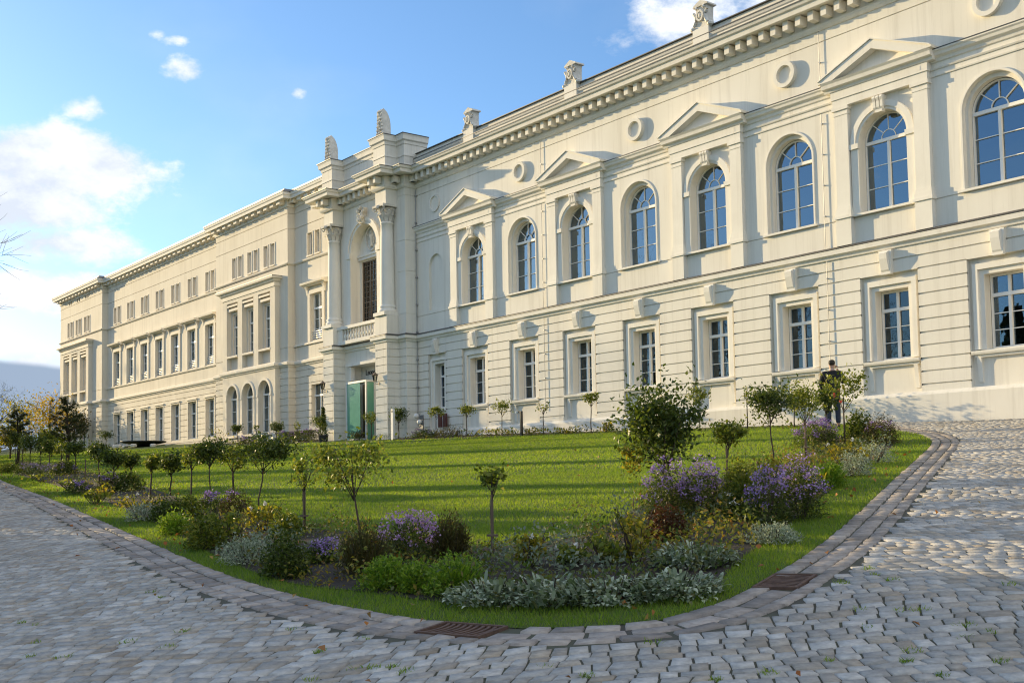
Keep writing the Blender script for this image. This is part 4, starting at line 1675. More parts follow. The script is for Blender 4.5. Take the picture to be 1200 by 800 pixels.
# kerb of three sett rows along the lawn
seg = np.linalg.norm(np.diff(KC, axis=0), axis=1)
S_ = np.concatenate([[0], np.cumsum(seg)])
T_ = np.gradient(KC, axis=0)
T_ /= np.linalg.norm(T_, axis=1, keepdims=True)
N_ = np.stack([T_[:, 1], -T_[:, 0]], 1)


def on_curve(s, o):
    x = np.interp(s, S_, KC[:, 0]) + np.interp(s, S_, N_[:, 0]) * o
    y = np.interp(s, S_, KC[:, 1]) + np.interp(s, S_, N_[:, 1]) * o
    return np.stack([x, y], -1)


for o0, o1, l0, l1, hh in ((.0, .16, .16, .30, .016), (.165, .35, .20, .34, .006), (.355, .49, .14, .24, .012)):
    s, L = 0.0, []
    while s < S_[-1] - .3:
        ln = rnd.uniform(l0, l1)
        L.append((s + .006, s + ln - .006))
        s += ln
    L = np.array(L)
    k = np.stack([on_curve(L[:, 0], o0), on_curve(L[:, 1], o0), on_curve(L[:, 1], o1 - .008), on_curve(L[:, 0], o1 - .008)], 1)
    kc = k.mean(1)
    ok = kc[:, 0] > -66
    for gx_, gy_ in (GRATE1, GRATE2):
        if o0 < .34:
            ok &= np.hypot(kc[:, 0] - gx_, kc[:, 1] - gy_) > .34
    tag(stones('kerb', k[ok], hh, .10, M['sett_brown'], .006), kind='structure')


def along(px, py):
    i = int(((KC - np.array([px, py])) ** 2).sum(1).argmin())
    return i


# two drain grates in the gutter
for (px, py), lab in ((GRATE1, 'rusty drain grate at the rounded front of the kerb below the silver leaves'), (GRATE2, 'rusty drain grate in the kerb right of the lawn, beside the sunlit cobbles')):
    i = along(px, py)
    t, nn = T_[i], N_[i]
    c = KC[i] + nn * .18
    root = empty('drain_grate', (c[0], c[1], ground_z(c[0], c[1])), lab, 'drain grate', 'drain grates in the kerb')
    ang = math.atan2(t[1], t[0])

    def on_plane(mb):
        vv = []
        for x, y, z in mb.v:
            wx, wy = x * t[0] + y * nn[0], x * t[1] + y * nn[1]
            vv.append((wx, wy, z - .0245 * wx + .0957 * wy))
        mb.v = vv
        return mb
    b = MB()
    b.box(-.28, .28, -.17, -.145, -.03, .022)
    b.box(-.28, .28, .145, .17, -.03, .022)
    b.box(-.28, -.255, -.145, .145, -.03, .022)
    b.box(.255, .28, -.145, .145, -.03, .022)
    on_plane(b).build('grate_frame', M['rust'], root)
    b = MB()
    for k in range(9):
        x = -.235 + k * .052
        for j in range(6):
            a0, a1 = j / 6, (j + 1) / 6
            y0, y1 = -.145 + .29 * a0, -.145 + .29 * a1
            s0, s1 = .035 * math.sin(math.pi * a0), .035 * math.sin(math.pi * a1)
            b.add([(x + s0, y0, .016), (x + s0 + .024, y0, .016), (x + s1 + .024, y1, .016), (x + s1, y1, .016), (x + s0, y0, -.02), (x + s0 + .024, y0, -.02), (x + s1 + .024, y1, -.02), (x + s1, y1, -.02)],
                  [(0, 1, 2, 3), (0, 4, 5, 1), (2, 6, 7, 3), (0, 3, 7, 4), (1, 5, 6, 2)])
    on_plane(b).build('grate_bars', M['rust'], root)


# ---------------------------------------------------------------- grass
def blades(n, region, hmin, hmax, wd, rng, lean=.5, keep=None):
    """scatter n upright triangular-ish blades (quads) over a bounding box, kept by test"""
    x0, x1, y0, y1 = region
    P = np.stack([rng.uniform(x0, x1, n), rng.uniform(y0, y1, n)], 1)
    P = P[keep(P)]
    n = len(P)
    a = rng.uniform(0, 2 * math.pi, n)
    h = rng.uniform(hmin, hmax, n)
    L = rng.normal(0, lean, (n, 2)) * h[:, None]
    s = np.stack([np.cos(a), np.sin(a)], 1) * wd / 2 * rng.uniform(.6, 1.3, (n, 1))
    z = gz(P)
    b0 = np.column_stack([P - s, z])
    b1 = np.column_stack([P + s, z])
    t0 = np.column_stack([P + L + s * .25, z + h])
    t1 = np.column_stack([P + L - s * .25, z + h])
    V = np.stack([b0, b1, t0, t1], 1).reshape(-1, 3)
    F = np.arange(4 * n).reshape(-1, 4)
    return V, F


def join(parts):
    V, F, o = [], [], 0
    for v_, f_ in parts:
        V.append(v_)
        F.append(f_ + o)
        o += len(v_)
    return np.vstack(V), np.vstack(F)


M['grass'] = leafy('grass_blade', [(.10, .185, .016), (.155, .25, .022), (.235, .32, .042), (.22, .25, .07)], trans=.52, rough=.6, tcol=(1.7, 1.6, .5), patch=(.62, .74, .85))


def lawn_keep(dmin, dmax, edge=0.0):
    def k(P):
        d = np.hypot(P[:, 0], P[:, 1])
        m = (d >= dmin) & (d < dmax) & (P[:, 1] < 26.5)
        idx = np.where(m)[0]
        r = inside(P[idx], LAWN_S) & ~inside(P[idx], BEDC)
        m2 = np.zeros(len(P), bool)
        m2[idx] = r
        return m2
    return k


LAWN_S = LAWN[::3]
gp_ = []
gp_.append(blades(330000, (-15, -5, 4.3, 15), .022, .055, .006, nrng, .45, lawn_keep(0, 14)))
gp_.append(blades(380000, (-24, -6, 4.3, 21), .025, .048, .009, nrng, .4, lawn_keep(14, 22)))
gp_.append(blades(330000, (-46, -9, 6, 26.5), .025, .05, .016, nrng, .4, lawn_keep(22, 42)))
gp_.append(blades(70000, (-86, -30, 8, 26.5), .03, .055, .05, nrng, .4, lawn_keep(42, 86)))
tag(np_mesh('grass', *join(gp_), M['grass']), 'short mown lawn grass striped with long low shadows', 'grass', kind='stuff')


# weeds and moss tufts in the joints of the road, near the front
def tuft_keep(P):
    return ~inside(P, LAWN_S) & (dist_to(P, KC) > .5)


TP = np.stack([nrng.uniform(-11, -2.5, 150), nrng.uniform(1.8, 8, 150)], 1)
TP = TP[tuft_keep(TP)]
tv = []
for px, py in TP[:70]:
    n = nrng.integers(8, 26)
    r = nrng.uniform(.03, .07)

    def kk(P, c=(px, py), r=r):
        return np.hypot(P[:, 0] - c[0], P[:, 1] - c[1]) < r
    tv.append(blades(n * 2, (px - r, px + r, py - r, py + r), .015, .035, .008, nrng, .6, kk))
tag(np_mesh('joint_weeds', *join(tv), M['grass']), 'small green weeds between the cobblestones in the foreground', 'weeds', kind='stuff')

# ================================================================ plants
def leaf_cloud(C, size, aspect, rng, up=0.0, out=None, fold=.12, outw=0.0):
    """C (n,3) leaf centres -> quads; up pushes leaf normals upward, out = outward directions"""
    n = len(C)
    d = rng.normal(0, 1, (n, 3))
    if out is not None:
        d = d + out * outw
    d /= np.linalg.norm(d, axis=1, keepdims=True) + 1e-9
    nrm = rng.normal(0, 1, (n, 3))
    nrm[:, 2] += up
    s = np.cross(d, nrm)
    s /= np.linalg.norm(s, axis=1, keepdims=True) + 1e-9
    k = np.cross(s, d)
    L = (size * rng.uniform(.65, 1.3, n))[:, None]
    W = L * aspect
    V = np.stack([C - d * L / 2, C + s * W / 2 + k * L * fold - d * L * .08, C + d * L / 2, C - s * W / 2 + k * L * fold - d * L * .08], 1).reshape(-1, 3)
    return V, np.arange(4 * n).reshape(-1, 4)


def crown_points(n, r, rng, clumps=14, shell=.55, tight=.33):
    """points gathered in clumps through an ellipsoid of half-axes r"""
    c = rng.normal(0, 1, (clumps, 3))
    c /= np.linalg.norm(c, axis=1, keepdims=True)
    c *= (shell + (1 - shell) * rng.random((clumps, 1))) ** .8 * rng.uniform(.75, 1.05, (clumps, 1))
    k = rng.integers(0, clumps, n)
    wgt = rng.uniform(.5, 1.2, clumps)[k][:, None]
    p = c[k] * .78 + rng.normal(0, tight, (n, 3)) * wgt
    return p * np.array(r), k


M['leaf_dark'] = leafy('leaf_dark', [(.022, .040, .008), (.045, .075, .013), (.085, .12, .020), (.15, .17, .035)], .42, .42)
M['leaf_mid'] = leafy('leaf_mid', [(.05, .08, .010), (.10, .14, .018), (.17, .20, .028), (.27, .26, .04)], .45, .45)
M['leaf_gold'] = leafy('leaf_gold', [(.08, .10, .014), (.16, .17, .02), (.30, .26, .03), (.36, .27, .035)], .45, .5)
M['leaf_bright'] = leafy('leaf_bright', [(.07, .14, .015), (.13, .23, .022), (.20, .31, .03), (.28, .35, .04)], .42, .5)
M['leaf_silver'] = leafy('leaf_silver', [(.20, .25, .17), (.31, .36, .25), (.45, .49, .37), (.27, .32, .16)], .18, .75, (1, 1, .8))
M['leaf_sage'] = leafy('leaf_sage', [(.07, .11, .05), (.12, .16, .08), (.17, .21, .11), (.15, .14, .05)], .3, .65)
M['leaf_olive'] = leafy('leaf_olive', [(.030, .034, .010), (.065, .055, .016), (.10, .075, .022), (.06, .08, .018)], .3, .6)
M['leaf_red'] = leafy('leaf_red', [(.06, .02, .01), (.10, .035, .014), (.05, .04, .012), (.09, .07, .015)], .3, .55, (1.4, 1, .6))
M['leaf_autumn'] = leafy('leaf_autumn', [(.30, .25, .03), (.44, .36, .04), (.46, .30, .035), (.22, .24, .04)], .45, .6, (1.3, 1.1, .6))
M['needle'] = leafy('pine_needle', [(.022, .036, .014), (.045, .064, .022), (.085, .10, .036)], .2, .55)
M['flower_violet'] = leafy('flower_violet', [(.22, .14, .36), (.31, .21, .46), (.40, .29, .54), (.48, .37, .56)], .3, .6, (1.2, 1, 1.2))
M['flower_pink'] = leafy('flower_pink', [(.36, .20, .42), (.48, .30, .52), (.55, .38, .55)], .3, .6, (1.2, 1, 1.1))
M['flower_pale'] = leafy('flower_pale', [(.20, .17, .27), (.30, .25, .36), (.26, .24, .28)], .25, .6, (1.1, 1, 1.1))
M['flower_white'] = leafy('flower_white', [(.6, .58, .52), (.75, .73, .68)], .3, .6, (1, 1, 1))
M['flower_coral'] = leafy('flower_coral', [(.60, .10, .09), (.72, .20, .15), (.66, .14, .12)], .3, .5, (1.2, 1, 1))
M['bark'] = noisy('bark', (.035, .024, .017), (.085, .060, .042), scale=14, rough=.9, bump=.6, bscale=40, dist=.01)
M['bark_grey'] = noisy('grey_bark', (.045, .040, .034), (.10, .09, .075), scale=8, rough=.9, bump=.6, bscale=25, dist=.02)
M['stake'] = noisy('wooden_stake', (.08, .055, .038), (.15, .11, .08), scale=9, rough=.85, bump=.3, bscale=40, stretch=(1, 1, .2))


def standard_tree(x, y, h, stem, cw, off, habit, stake, label, group):
    rng = np.random.default_rng(int(abs(x) * 1000 + abs(y) * 77))
    far = math.hypot(x, y) > 24
    root = empty('standard_tree', (x, y, ground_z(x, y)), label, 'small tree', group)
    ch = h - stem
    # the crown leans along the camera-right direction in plan
    cx, cy = off * .61, off * .79
    s = MB()
    r0 = (.013 if not far else .018) * (1.5 if habit == 'big' else 1)
    b1, b2 = rng.normal(0, .012, 2)
    top = stem + ch * .35
    pts = [(0, 0, -.05), (b1, b2, stem * .35), (b1 * .3 + cx * .3, -b2 + cy * .3, stem * .75), (cx * .7, cy * .7, top)]
    s.tube(pts, [r0 * 1.15, r0, r0 * .9, r0 * .6], 7)
    if rng.random() < .35 and not far:
        s.tube([(.03, .01, -.05), (.022 + b1, .01, stem * .5), (cx * .5, cy * .5, top * .95)], [r0 * .8, r0 * .7, r0 * .5], 6)
    nb = 7 if not far else 4
    for k in range(nb):
        a = k * 2.4 + rng.random()
        q = (cx + cw * .36 * math.cos(a), cy + cw * .36 * math.sin(a), stem + ch * rng.uniform(.35, .85))
        p0 = (cx * .5, cy * .5, stem * rng.uniform(.86, 1.02))
        m = tuple((p0[i] * .45 + q[i] * .55) + (0, 0, -.02 * ch)[i] for i in range(3))
        s.tube([p0, m, q], [r0 * .5, r0 * .36, r0 * .18], 5)
    s.build('stem', M['bark'], root, smooth=True)
    if stake:
        t = MB()
        t.tube([(-.03, .03, -.1), (-.032, .032, stem * 1.02)], .012, 8)
        t.tube([(.028, -.022, -.1), (.026, -.02, stem * .94)], .009, 8)
        t.box(-.045, .04, -.03, .045, stem * .35, stem * .35 + .02)
        t.build('stake', M['stake'], root)
    ch0 = ch
    n = {'dense': 2000, 'open': 1050, 'sparse': 190, 'big': 4200, 'rose': 1000}[habit]
    size = {'dense': .056, 'open': .056, 'sparse': .060, 'big': .066, 'rose': .058}[habit]
    if far:
        n, size = int(n * .45), size * 1.35
    ncl = {'dense': 34, 'open': 20, 'sparse': 5, 'big': 30, 'rose': 14}[habit]
    q_ = .55 if habit == 'big' else .70
    p, k = crown_points(n, (cw * q_, cw * q_, ch * .56), rng, ncl, .25 if habit != 'open' else .55, .24 if habit != 'open' else .20)
    p += np.array([cx, cy, stem + ch * (.53 if habit != 'big' else .60)])
    # a few long shoots
    ns = 5 if habit != 'sparse' else 2
    for j in range(ns):
        a = rng.uniform(0, 6.28)
        b = np.array([cx, cy, stem + ch * .55])
        e = b + np.array([math.cos(a) * cw * .55, math.sin(a) * cw * .55, ch * rng.uniform(.0, .5)])
        t = rng.random((9, 1))
        p = np.vstack([p, b + (e - b) * (.5 + .55 * t) + rng.normal(0, .018, (9, 3))])
    mt = M['leaf_dark'] if habit in ('dense', 'big') else M['leaf_mid']
    np_mesh('crown', *leaf_cloud(p, size, .55, rng, up=.7, out=p - np.array([cx, cy, stem + ch * .4]), outw=.8), mt, root)
    if habit == 'big':
        q, _ = crown_points(170, (cw * .2, cw * .2, ch * .2), rng, 7, .5, .3)
        q += np.array([cx - .61 * cw * .30, cy - .79 * cw * .30, stem + ch * .22])
        np_mesh('yellowing_leaves', *leaf_cloud(q, size, .6, rng, up=.5), M['leaf_gold'], root)
    if habit == 'rose':
        q = np.array([[cx - .05, cy - .08, stem + ch * .55], [cx - .09, cy - .14, stem + ch * .42], [cx + .02, cy - .12, stem + ch * .25], [cx - .04, cy - .12, stem + ch * .62]])
        C = np.repeat(q[:3], 14, 0) + rng.normal(0, .016, (42, 3))
        np_mesh('rose_flowers', *leaf_cloud(C, .034, .9, rng), M['flower_coral'], root)
    return root


def dome_points(n, w, h, rng, shell=.5, base=.05):
    d = rng.normal(0, 1, (n, 3))
    d[:, 2] = np.abs(d[:, 2])
    d /= np.linalg.norm(d, axis=1, keepdims=True)
    r = (shell + (1 - shell) * rng.random((n, 1)) ** .6)
    # lumpy outline
    ph = rng.uniform(0, 6.28, 6)
    az_ = np.arctan2(d[:, 1], d[:, 0])
    lump = 1 + .13 * np.sin(3 * az_ + ph[0]) * np.cos(2.2 * d[:, 2] + ph[1]) + .10 * np.sin(7 * az_ + ph[2] + 4 * d[:, 2])
    p = d * r * lump[:, None] * np.array([w / 2, w / 2, h])
    p[:, 2] += base * h
    return p, d


def strips(base, dirs, length, width, curl, rng, segs=3):
    """arching strap leaves; base (n,3), dirs (n,3) unit-ish, returns quads"""
    n = len(base)
    L = (length * rng.uniform(.6, 1.25, n))
    side = np.stack([-dirs[:, 1], dirs[:, 0], np.zeros(n)], 1)
    side /= np.linalg.norm(side, axis=1, keepdims=True) + 1e-9
    V = []
    for i in range(segs + 1):
        t = i / segs
        c = base + dirs * (L * t)[:, None]
        c[:, 2] -= curl * L * t * t
        wv = width * (.45 + 1.1 * math.sin(math.pi * min(.97, t * .85 + .12))) * .5
        wv = wv if i < segs else width * .06
        V += [c - side * wv, c + side * wv]
    V = np.stack(V, 1)
    k = 2 * (segs + 1)
    F = np.array([(2 * i, 2 * i + 1, 2 * i + 3, 2 * i + 2) for i in range(segs)])
    F = (np.arange(n)[:, None, None] * k + F[None]).reshape(-1, 4)
    return V.reshape(-1, 3), F


SHRUB_NAME = {'aster_violet': 'aster_bush', 'aster_pink': 'aster_bush', 'aster_pale': 'aster_bush', 'aster_white': 'aster_bush', 'dark_aster': 'aster_bush', 'hedge': 'flowering_hedge',
              'dark': 'dark_shrub', 'silver': 'silver_plant', 'russet': 'russet_shrub', 'bright': 'green_perennial', 'lambs': 'silver_leaf_plant', 'rose': 'rose_bush', 'rose_thin': 'rose_bush', 'red': 'red_leaf_shrub', 'green': 'green_perennial'}


def shrub(x, y, w, h, kind, label, group=None):
    rng = np.random.default_rng(int(abs(x) * 913 + abs(y) * 377))
    d = math.hypot(x, y)
    lod = 1.0 if d < 14 else (.6 if d < 24 else .32)
    sz = 1.0 if d < 14 else (1.3 if d < 24 else 1.75)
    nm = SHRUB_NAME[kind]
    root = empty(nm, (x, y, ground_z(x, y)), label, 'plant', group)

    def n_(k):
        return max(40, int(k * lod))
    stems = MB()
    for k in range(10):
        a = rng.uniform(0, 6.28)
        q = (w * .3 * math.cos(a), w * .3 * math.sin(a), h * .6)
        stems.tube([(q[0] * .2, q[1] * .2, -.02), (q[0] * .7, q[1] * .7, h * .3), q], [.007, .005, .003], 5)
    if kind.startswith('aster') or kind in ('dark_aster', 'hedge'):
        area = max(.15, w * h)
        p, o = dome_points(n_(2600 * area / .25), w, h * .92, rng, .35)
        if kind == 'hedge':
            p = np.column_stack([rng.uniform(-w / 2, w / 2, len(p)), rng.uniform(-.3, .3, len(p)), rng.random(len(p)) ** .6 * h * .9])
        np_mesh('foliage', *leaf_cloud(p, .034 * sz, .32, rng, up=.3, out=o, outw=1.0), M['leaf_dark'] if kind != 'dark_aster' else M['leaf_olive'], root)
        fm = {'aster_violet': 'flower_violet', 'aster_pink': 'flower_pink', 'aster_pale': 'flower_pale', 'aster_white': 'flower_white', 'dark_aster': 'flower_violet', 'hedge': 'flower_violet'}[kind]
        nf = n_({'dark_aster': 150, 'aster_white': 160}.get(kind, 900) * area / .25)
        c, o = dome_points(max(6, int(nf / 15)), w * .98, h * .97, rng, .92)
        c = c[(o[:, 2] > .36)]
        if kind == 'hedge':
            c = np.column_stack([rng.uniform(-w / 2, w / 2, 60), rng.uniform(-.32, .3, 60), rng.uniform(.55, 1.0, 60) * h])
        if len(c):
            C = np.repeat(c, 15, 0) + rng.normal(0, 1, (len(c) * 15, 3)) * np.array([.038, .038, .022])
            np_mesh('flowers', *leaf_cloud(C, .027 * sz, .85, rng, up=1.6), M[fm], root)
    elif kind in ('dark', 'green', 'russet', 'red'):
        p, o = dome_points(n_(2300 * max(.15, w * h) / .2), w, h, rng, .35)
        mt = {'dark': 'leaf_dark', 'green': 'leaf_mid', 'russet': 'leaf_olive', 'red': 'leaf_red'}[kind]
        if kind == 'russet':
            n = n_(260)
            a = rng.uniform(0, 6.28, n)
            r = rng.random(n) ** .5 * w * .32
            b = np.column_stack([r * np.cos(a), r * np.sin(a), rng.uniform(0, h * .45, n)])
            dd = np.column_stack([np.cos(a) * .28, np.sin(a) * .28, np.ones(n)])
            dd[:, :2] += rng.normal(0, .22, (n, 2))
            V1, F1 = strips(b, dd, h * .50, .008 * sz, .15, rng, 2)
            p, o = dome_points(n_(2600), w, h * .98, rng, .3)
            V2, F2 = leaf_cloud(p, .034 * sz, .30, rng, up=-.2, out=o + np.array([0, 0, .9]), outw=1.2)
            np_mesh('foliage', np.vstack([V1, V2]), np.vstack([F1, F2 + len(V1)]), M[mt], root)
        else:
            np_mesh('foliage', *leaf_cloud(p, .042 * sz, .42, rng, up=.4, out=o, outw=1.0), M[mt], root)
        if kind == 'dark':
            stems.v = stems.v
    elif kind == 'bright':
        n = n_(170)
        a = rng.uniform(0, 6.28, n)
        r = rng.random(n) ** .5 * w * .36
        b = np.column_stack([r * np.cos(a), r * np.sin(a), rng.uniform(0, h * .5, n)])
        dd = np.column_stack([np.cos(a) * .55, np.sin(a) * .55, np.full(n, .95)])
        V1, F1 = strips(b, dd, h * .45, .014 * sz, .45, rng, 3)
        p, o = dome_points(n_(2300), w * 1.0, h * .92, rng, .3)
        V2, F2 = leaf_cloud(p, .038 * sz, .40, rng, up=.7, out=o, outw=1.2)
        np_mesh('foliage', np.vstack([V1, V2]), np.vstack([F1, F2 + len(V1)]), M['leaf_bright'], root)
    elif kind == 'lambs':
        n = n_(850)
        a = rng.uniform(0, 6.28, n)
        r = rng.random(n) ** .5 * w * .52
        b = np.column_stack([r * np.cos(a), r * np.sin(a), rng.uniform(0, h * .5, n) * (1 - .5 * (r / (w * .52)) ** 2)])
        el_ = rng.uniform(.5, 1.4, n)
        a2 = a + rng.normal(0, .7, n)
        dd = np.column_stack([np.cos(a2) * np.cos(el_), np.sin(a2) * np.cos(el_), np.sin(el_)])
        lump = .75 + .45 * np.sin(a * 2 + x * 9) * np.cos(r * 9 + y * 5)
        dd *= lump[:, None]
        half = rng.random(n) < .62
        np_mesh('foliage', *strips(b[half], dd[half], .13, .020, .4, rng, 4), M['leaf_silver'], root, smooth=True)
        np_mesh('green_leaves', *strips(b[~half], dd[~half], .12, .022, .5, rng, 4), M['leaf_sage'], root, smooth=True)
    elif kind == 'silver':
        p, o = dome_points(n_(1500), w, h * .8, rng, .4)
        np_mesh('foliage', *leaf_cloud(p, .038 * sz, .3, rng, up=.6, out=o, outw=1.2), M['leaf_silver'], root)
    elif kind in ('rose', 'rose_thin'):
        k = n_(330 if kind == 'rose' else 140)
        p, kk = crown_points(k, (w * .55, w * .55, h * .5), rng, 9, .5, .22)
        p[:, 2] += h * .55
        np_mesh('foliage', *leaf_cloud(p, .055 * sz, .6, rng, up=.6), M['leaf_mid'] if rng.random() < .6 else M['leaf_gold'], root)
        for j in range(6):
            a = rng.uniform(0, 6.28)
            q = (w * .45 * math.cos(a), w * .45 * math.sin(a), h * rng.uniform(.8, 1.08))
            stems.tube([(0, 0, -.02), (q[0] * .5, q[1] * .5, h * .5), q], [.006, .005, .003], 5)
        if rng.random() < .5:
            q = np.array([[w * .3, -.05, h * .95], [-w * .25, -.1, h * .8]])
            C = np.repeat(q, 12, 0) + rng.normal(0, .012, (24, 3))
            np_mesh('flowers', *leaf_cloud(C, .03 * sz, .9, rng), M['flower_white'], root)
    stems.build('stems', M['bark'], root)
    return root

# ================================================================ placing the plants
STD_LABELS = [
    'thin staked tree with a tiny leafy head, alone at the front middle of the bed',
    'loose open-crowned tree with light showing through, above the dark asters at front',
    'slight tree with small yellowing crown on a stake, left of the loose open tree',
    'dense dark round tree with one long side shoot, front left of the lawn',
    'light green sparse tree just left of the dense dark tree with the side shoot',
    'dense dark tree on a straight stem, left of the sparse light tree',
    'narrow thin-crowned tree squeezed between two dense round trees of the left row',
    'broad dark tree overhanging the dark aster mound, front left row',
    'narrow open tree standing over yellow roses, left of the broad dark tree',
    'small dark tree close behind the purple aster mound, left row',
    'wide dark tree whose stem rises from the dark shrub, left row',
    'upright dark tree just right of the bare stake, left row',
    'round green ball tree with a clean stem, left of the bare stake',
    'thin open tree beside the round ball tree, in front of the larger pine',
    'dark tree standing behind the pale asters, left row',
    'wide dark tree between the two pines, far left row',
    'dark round tree left of the wide one, far end of the row',
    'open leggy tree near the left pine, far end of the row',
    'tall dark tree right under the left pine, last of the row',
    'largest of the small trees, broad dark crown with yellowing left side, right of the lawn',
    'thin staked tree with a scanty crown between the two big aster bushes',
    'dark tree with an upright tuft on top, over the right aster bush',
    'small yellowish crown just right of the big broad tree, before the wall',
    'spindly tree with few leaves before the wall, left of the dark tufted tree',
    'light leafy tree before the wall, right of the dark tufted tree',
    'twiggy staked tree in front of the person, left of the rose tree',
    'dark crowned tree close before the person in black',
    'rose tree with coral pink blooms, in front of the person in black',
    'small green headed tree on a pale stem under the first sunlit ground floor window',
    'yellow green ball tree left of the black path light',
    'sparse small tree right of the black path light',
    'small yellow green tree under the fourth sunlit ground floor window',
    'small yellow headed tree in the shade below the narrow first window',
    'bushy green ball tree at the right pier of the entrance',
    'yellow green small tree in front of the green glass porch',
    'dark ball tree left of the entrance, at the end of the flowering hedge',
    'dark small tree at the corner of the pavilion, behind the flowering hedge',
    'sparse little tree before the shaded wall, above the flowering hedge',
    'small bright ball tree in front of the left arched window',
    'bright round tree at the foot of the far pavilion',
    'tiny thin tree between two arched windows of the pavilion',
]
for i, (x, y, h, stem, cw, off, habit, stake) in enumerate(STANDARDS):
    if y > 26.0:
        k = 25.95 / y
        if x < -53:
            k = 25.7 / y
        x, y, h, stem, cw, off = x * k, y * k, h * k, stem * k, cw * k, off * k
    grp = 'small trees in the front beds' if i < 28 else 'small trees along the palace wall'
    standard_tree(x, y, h, stem, cw, off, habit, stake, STD_LABELS[i], grp)

SHRUB_LABELS = [
    'low violet aster clump hanging forward beside the russet shrub',
    'dark fine-leaved mound at the front left, beside the grey artemisia',
    'soft grey silver mound at the front left, left of the dark mound',
    'russet feathery shrub below the loose open tree',
    'pink and lilac aster bush right of the russet shrub',
    'brown tinged shrub at the right end of the lilac asters',
    'bright green tufted perennial below the lilac asters, leftmost of three',
    'bright green tufted perennial, smaller middle one of three',
    'bright green tufted perennial left of the silver leaves, rightmost of three',
    'silver woolly leaves above the drain grate, left end of the drift',
    'silver woolly leaves at the front middle of the drift, right of the thin staked tree',
    'silver woolly leaves at the front of the bed, right part of the drift',
    'silver woolly leaves at the right front corner of the bed',
    'tall silver woolly leaves behind the drift, below the big broad tree',
    'small rose with white flowers right of the thin staked tree',
    'low yellow green rose behind the silver leaves',
    'yellow green rose left of the tall leggy rose',
    'tall leggy dark rose left of the red leaved shrub',
    'red brown leaved shrub at the foot of the big broad tree',
    'violet aster bush just left of the big tree stem',
    'violet aster bush just right of the big tree stem, with light catching its top',
    'tall green perennial between the two large aster bushes',
    'violet aster bush right of the thin staked tree',
    'large violet aster bush nearest the right grass edge',
    'white and pink little aster below the tall green perennial',
    'bright green clump in front of the silver ground cover, right bed',
    'silver green clump on the right bed near the kerb',
    'wide dark violet aster bush behind the twiggy tree, before the person',
    'small pale pink aster in front of the wide dark aster bush',
    'dark green shrub at the foot of the coral rose tree',
    'dark purple shrub at the far right tip of the bed',
    'low rose bush left of the coral rose tree stem',
    'silver low plant right of the coral rose tree stem',
    'grey white ground cover in front of the right aster bush',
    'yellow green rose behind the right aster bush',
    'yellow rose below the dark tufted tree',
    'violet aster bush behind the dense dark tree, left bed',
    'dark shrub flecked violet below the dense dark tree, left bed',
    'spreading rose below the slight tree with yellowing crown',
    'green clump below the slight staked tree, left bed',
    'dark low shrub with orange leaves caught in it, left bed',
    'mid green clump right of the dark low shrub, left bed',
    'bright green flat clump close to the grass edge, left bed',
    'green leafy clump beside the silver mound, near the left grass edge',
    'yellow green rose above the silver mound, left bed',
    'yellow rose below the narrow open tree, left bed',
    'dark purple mound with grey bloom below the wide dark tree, left part',
    'dark clipped looking mound right beside the purple one',
    'vivid violet aster clump before the dark mounds, left bed',
    'flowering ground rose among orange leaves, left bed',
    'grey green low plant near the left grass edge',
    'pale lavender aster drift at the far left end',
    'pale lavender aster drift right of the first one',
    'dark round shrub right of the pale lavender drift',
    'green clump at the very left edge',
    'sunlit low rose in front of the pale lavender drift',
    'sunlit low rose under the round ball tree',
    'sunlit low rose left of the vivid violet aster',
    'long violet flowering hedge left of the entrance',
    'round violet aster below the arched windows',
    'pale violet aster right of the entrance, left end of its bed',
    'brownish shrub under the narrow shaded window',
    'reddish green shrub in front of the green glass porch',
    'low green rose under the first sunlit ground floor window',
    'low green rose at the foot of the black path light',
    'low green rose right of the black path light',
    'small rose under the fourth sunlit ground floor window',
    'grey leafy plant beside the white post',
    'leggy white flowered rose before the left arched window',
]
assert len(SHRUB_LABELS) == len(SHRUBS), (len(SHRUB_LABELS), len(SHRUBS))
for i, (x, y, w, h, kind) in enumerate(SHRUBS):
    if y > 26.2:
        k = 25.9 / y
        if x < -53:
            k = 25.5 / y
        x, y, w, h = x * k, y * k, w * k, h * k
    grp = {'aster_bush': 'aster bushes in the beds', 'rose_bush': 'rose bushes in the beds', 'silver_leaf_plant': 'silver leaved drift', 'silver_plant': 'grey ground plants', 'green_perennial': 'green perennials', 'dark_shrub': 'dark shrubs in the beds', 'russet_shrub': 'russet shrubs'}.get(SHRUB_NAME[kind])
    shrub(x, y, w * 1.30, h * (.95 if kind.startswith('aster') else 1.08), kind, SHRUB_LABELS[i], grp)

# ground cover filling the beds, and fallen leaves
M['cover'] = leafy('ground_cover_leaf', [(.04, .07, .012), (.075, .115, .018), (.13, .16, .03), (.15, .12, .03), (.11, .15, .08)], .35, .6)
n = 90000
P = np.stack([nrng.uniform(-62, -5, n), nrng.uniform(4.5, 24, n)], 1)
P = np.vstack([P, np.stack([nrng.uniform(-16, -5, 70000), nrng.uniform(4.5, 20, 70000)], 1)])
P = P[inside(P, BEDC)]
patch = np.sin(P[:, 0] * 2.1 + 1.3 * np.sin(P[:, 1] * 1.7)) + np.sin(P[:, 1] * 2.7 + P[:, 0])
P = P[patch > -1.5]
M['cover_gold'] = leafy('yellow_ground_leaf', [(.09, .12, .016), (.16, .18, .025), (.26, .22, .035), (.20, .10, .03)], .4, .55)
M['cover_grey'] = leafy('grey_ground_leaf', [(.11, .15, .10), (.17, .21, .15), (.24, .27, .20)], .25, .7)
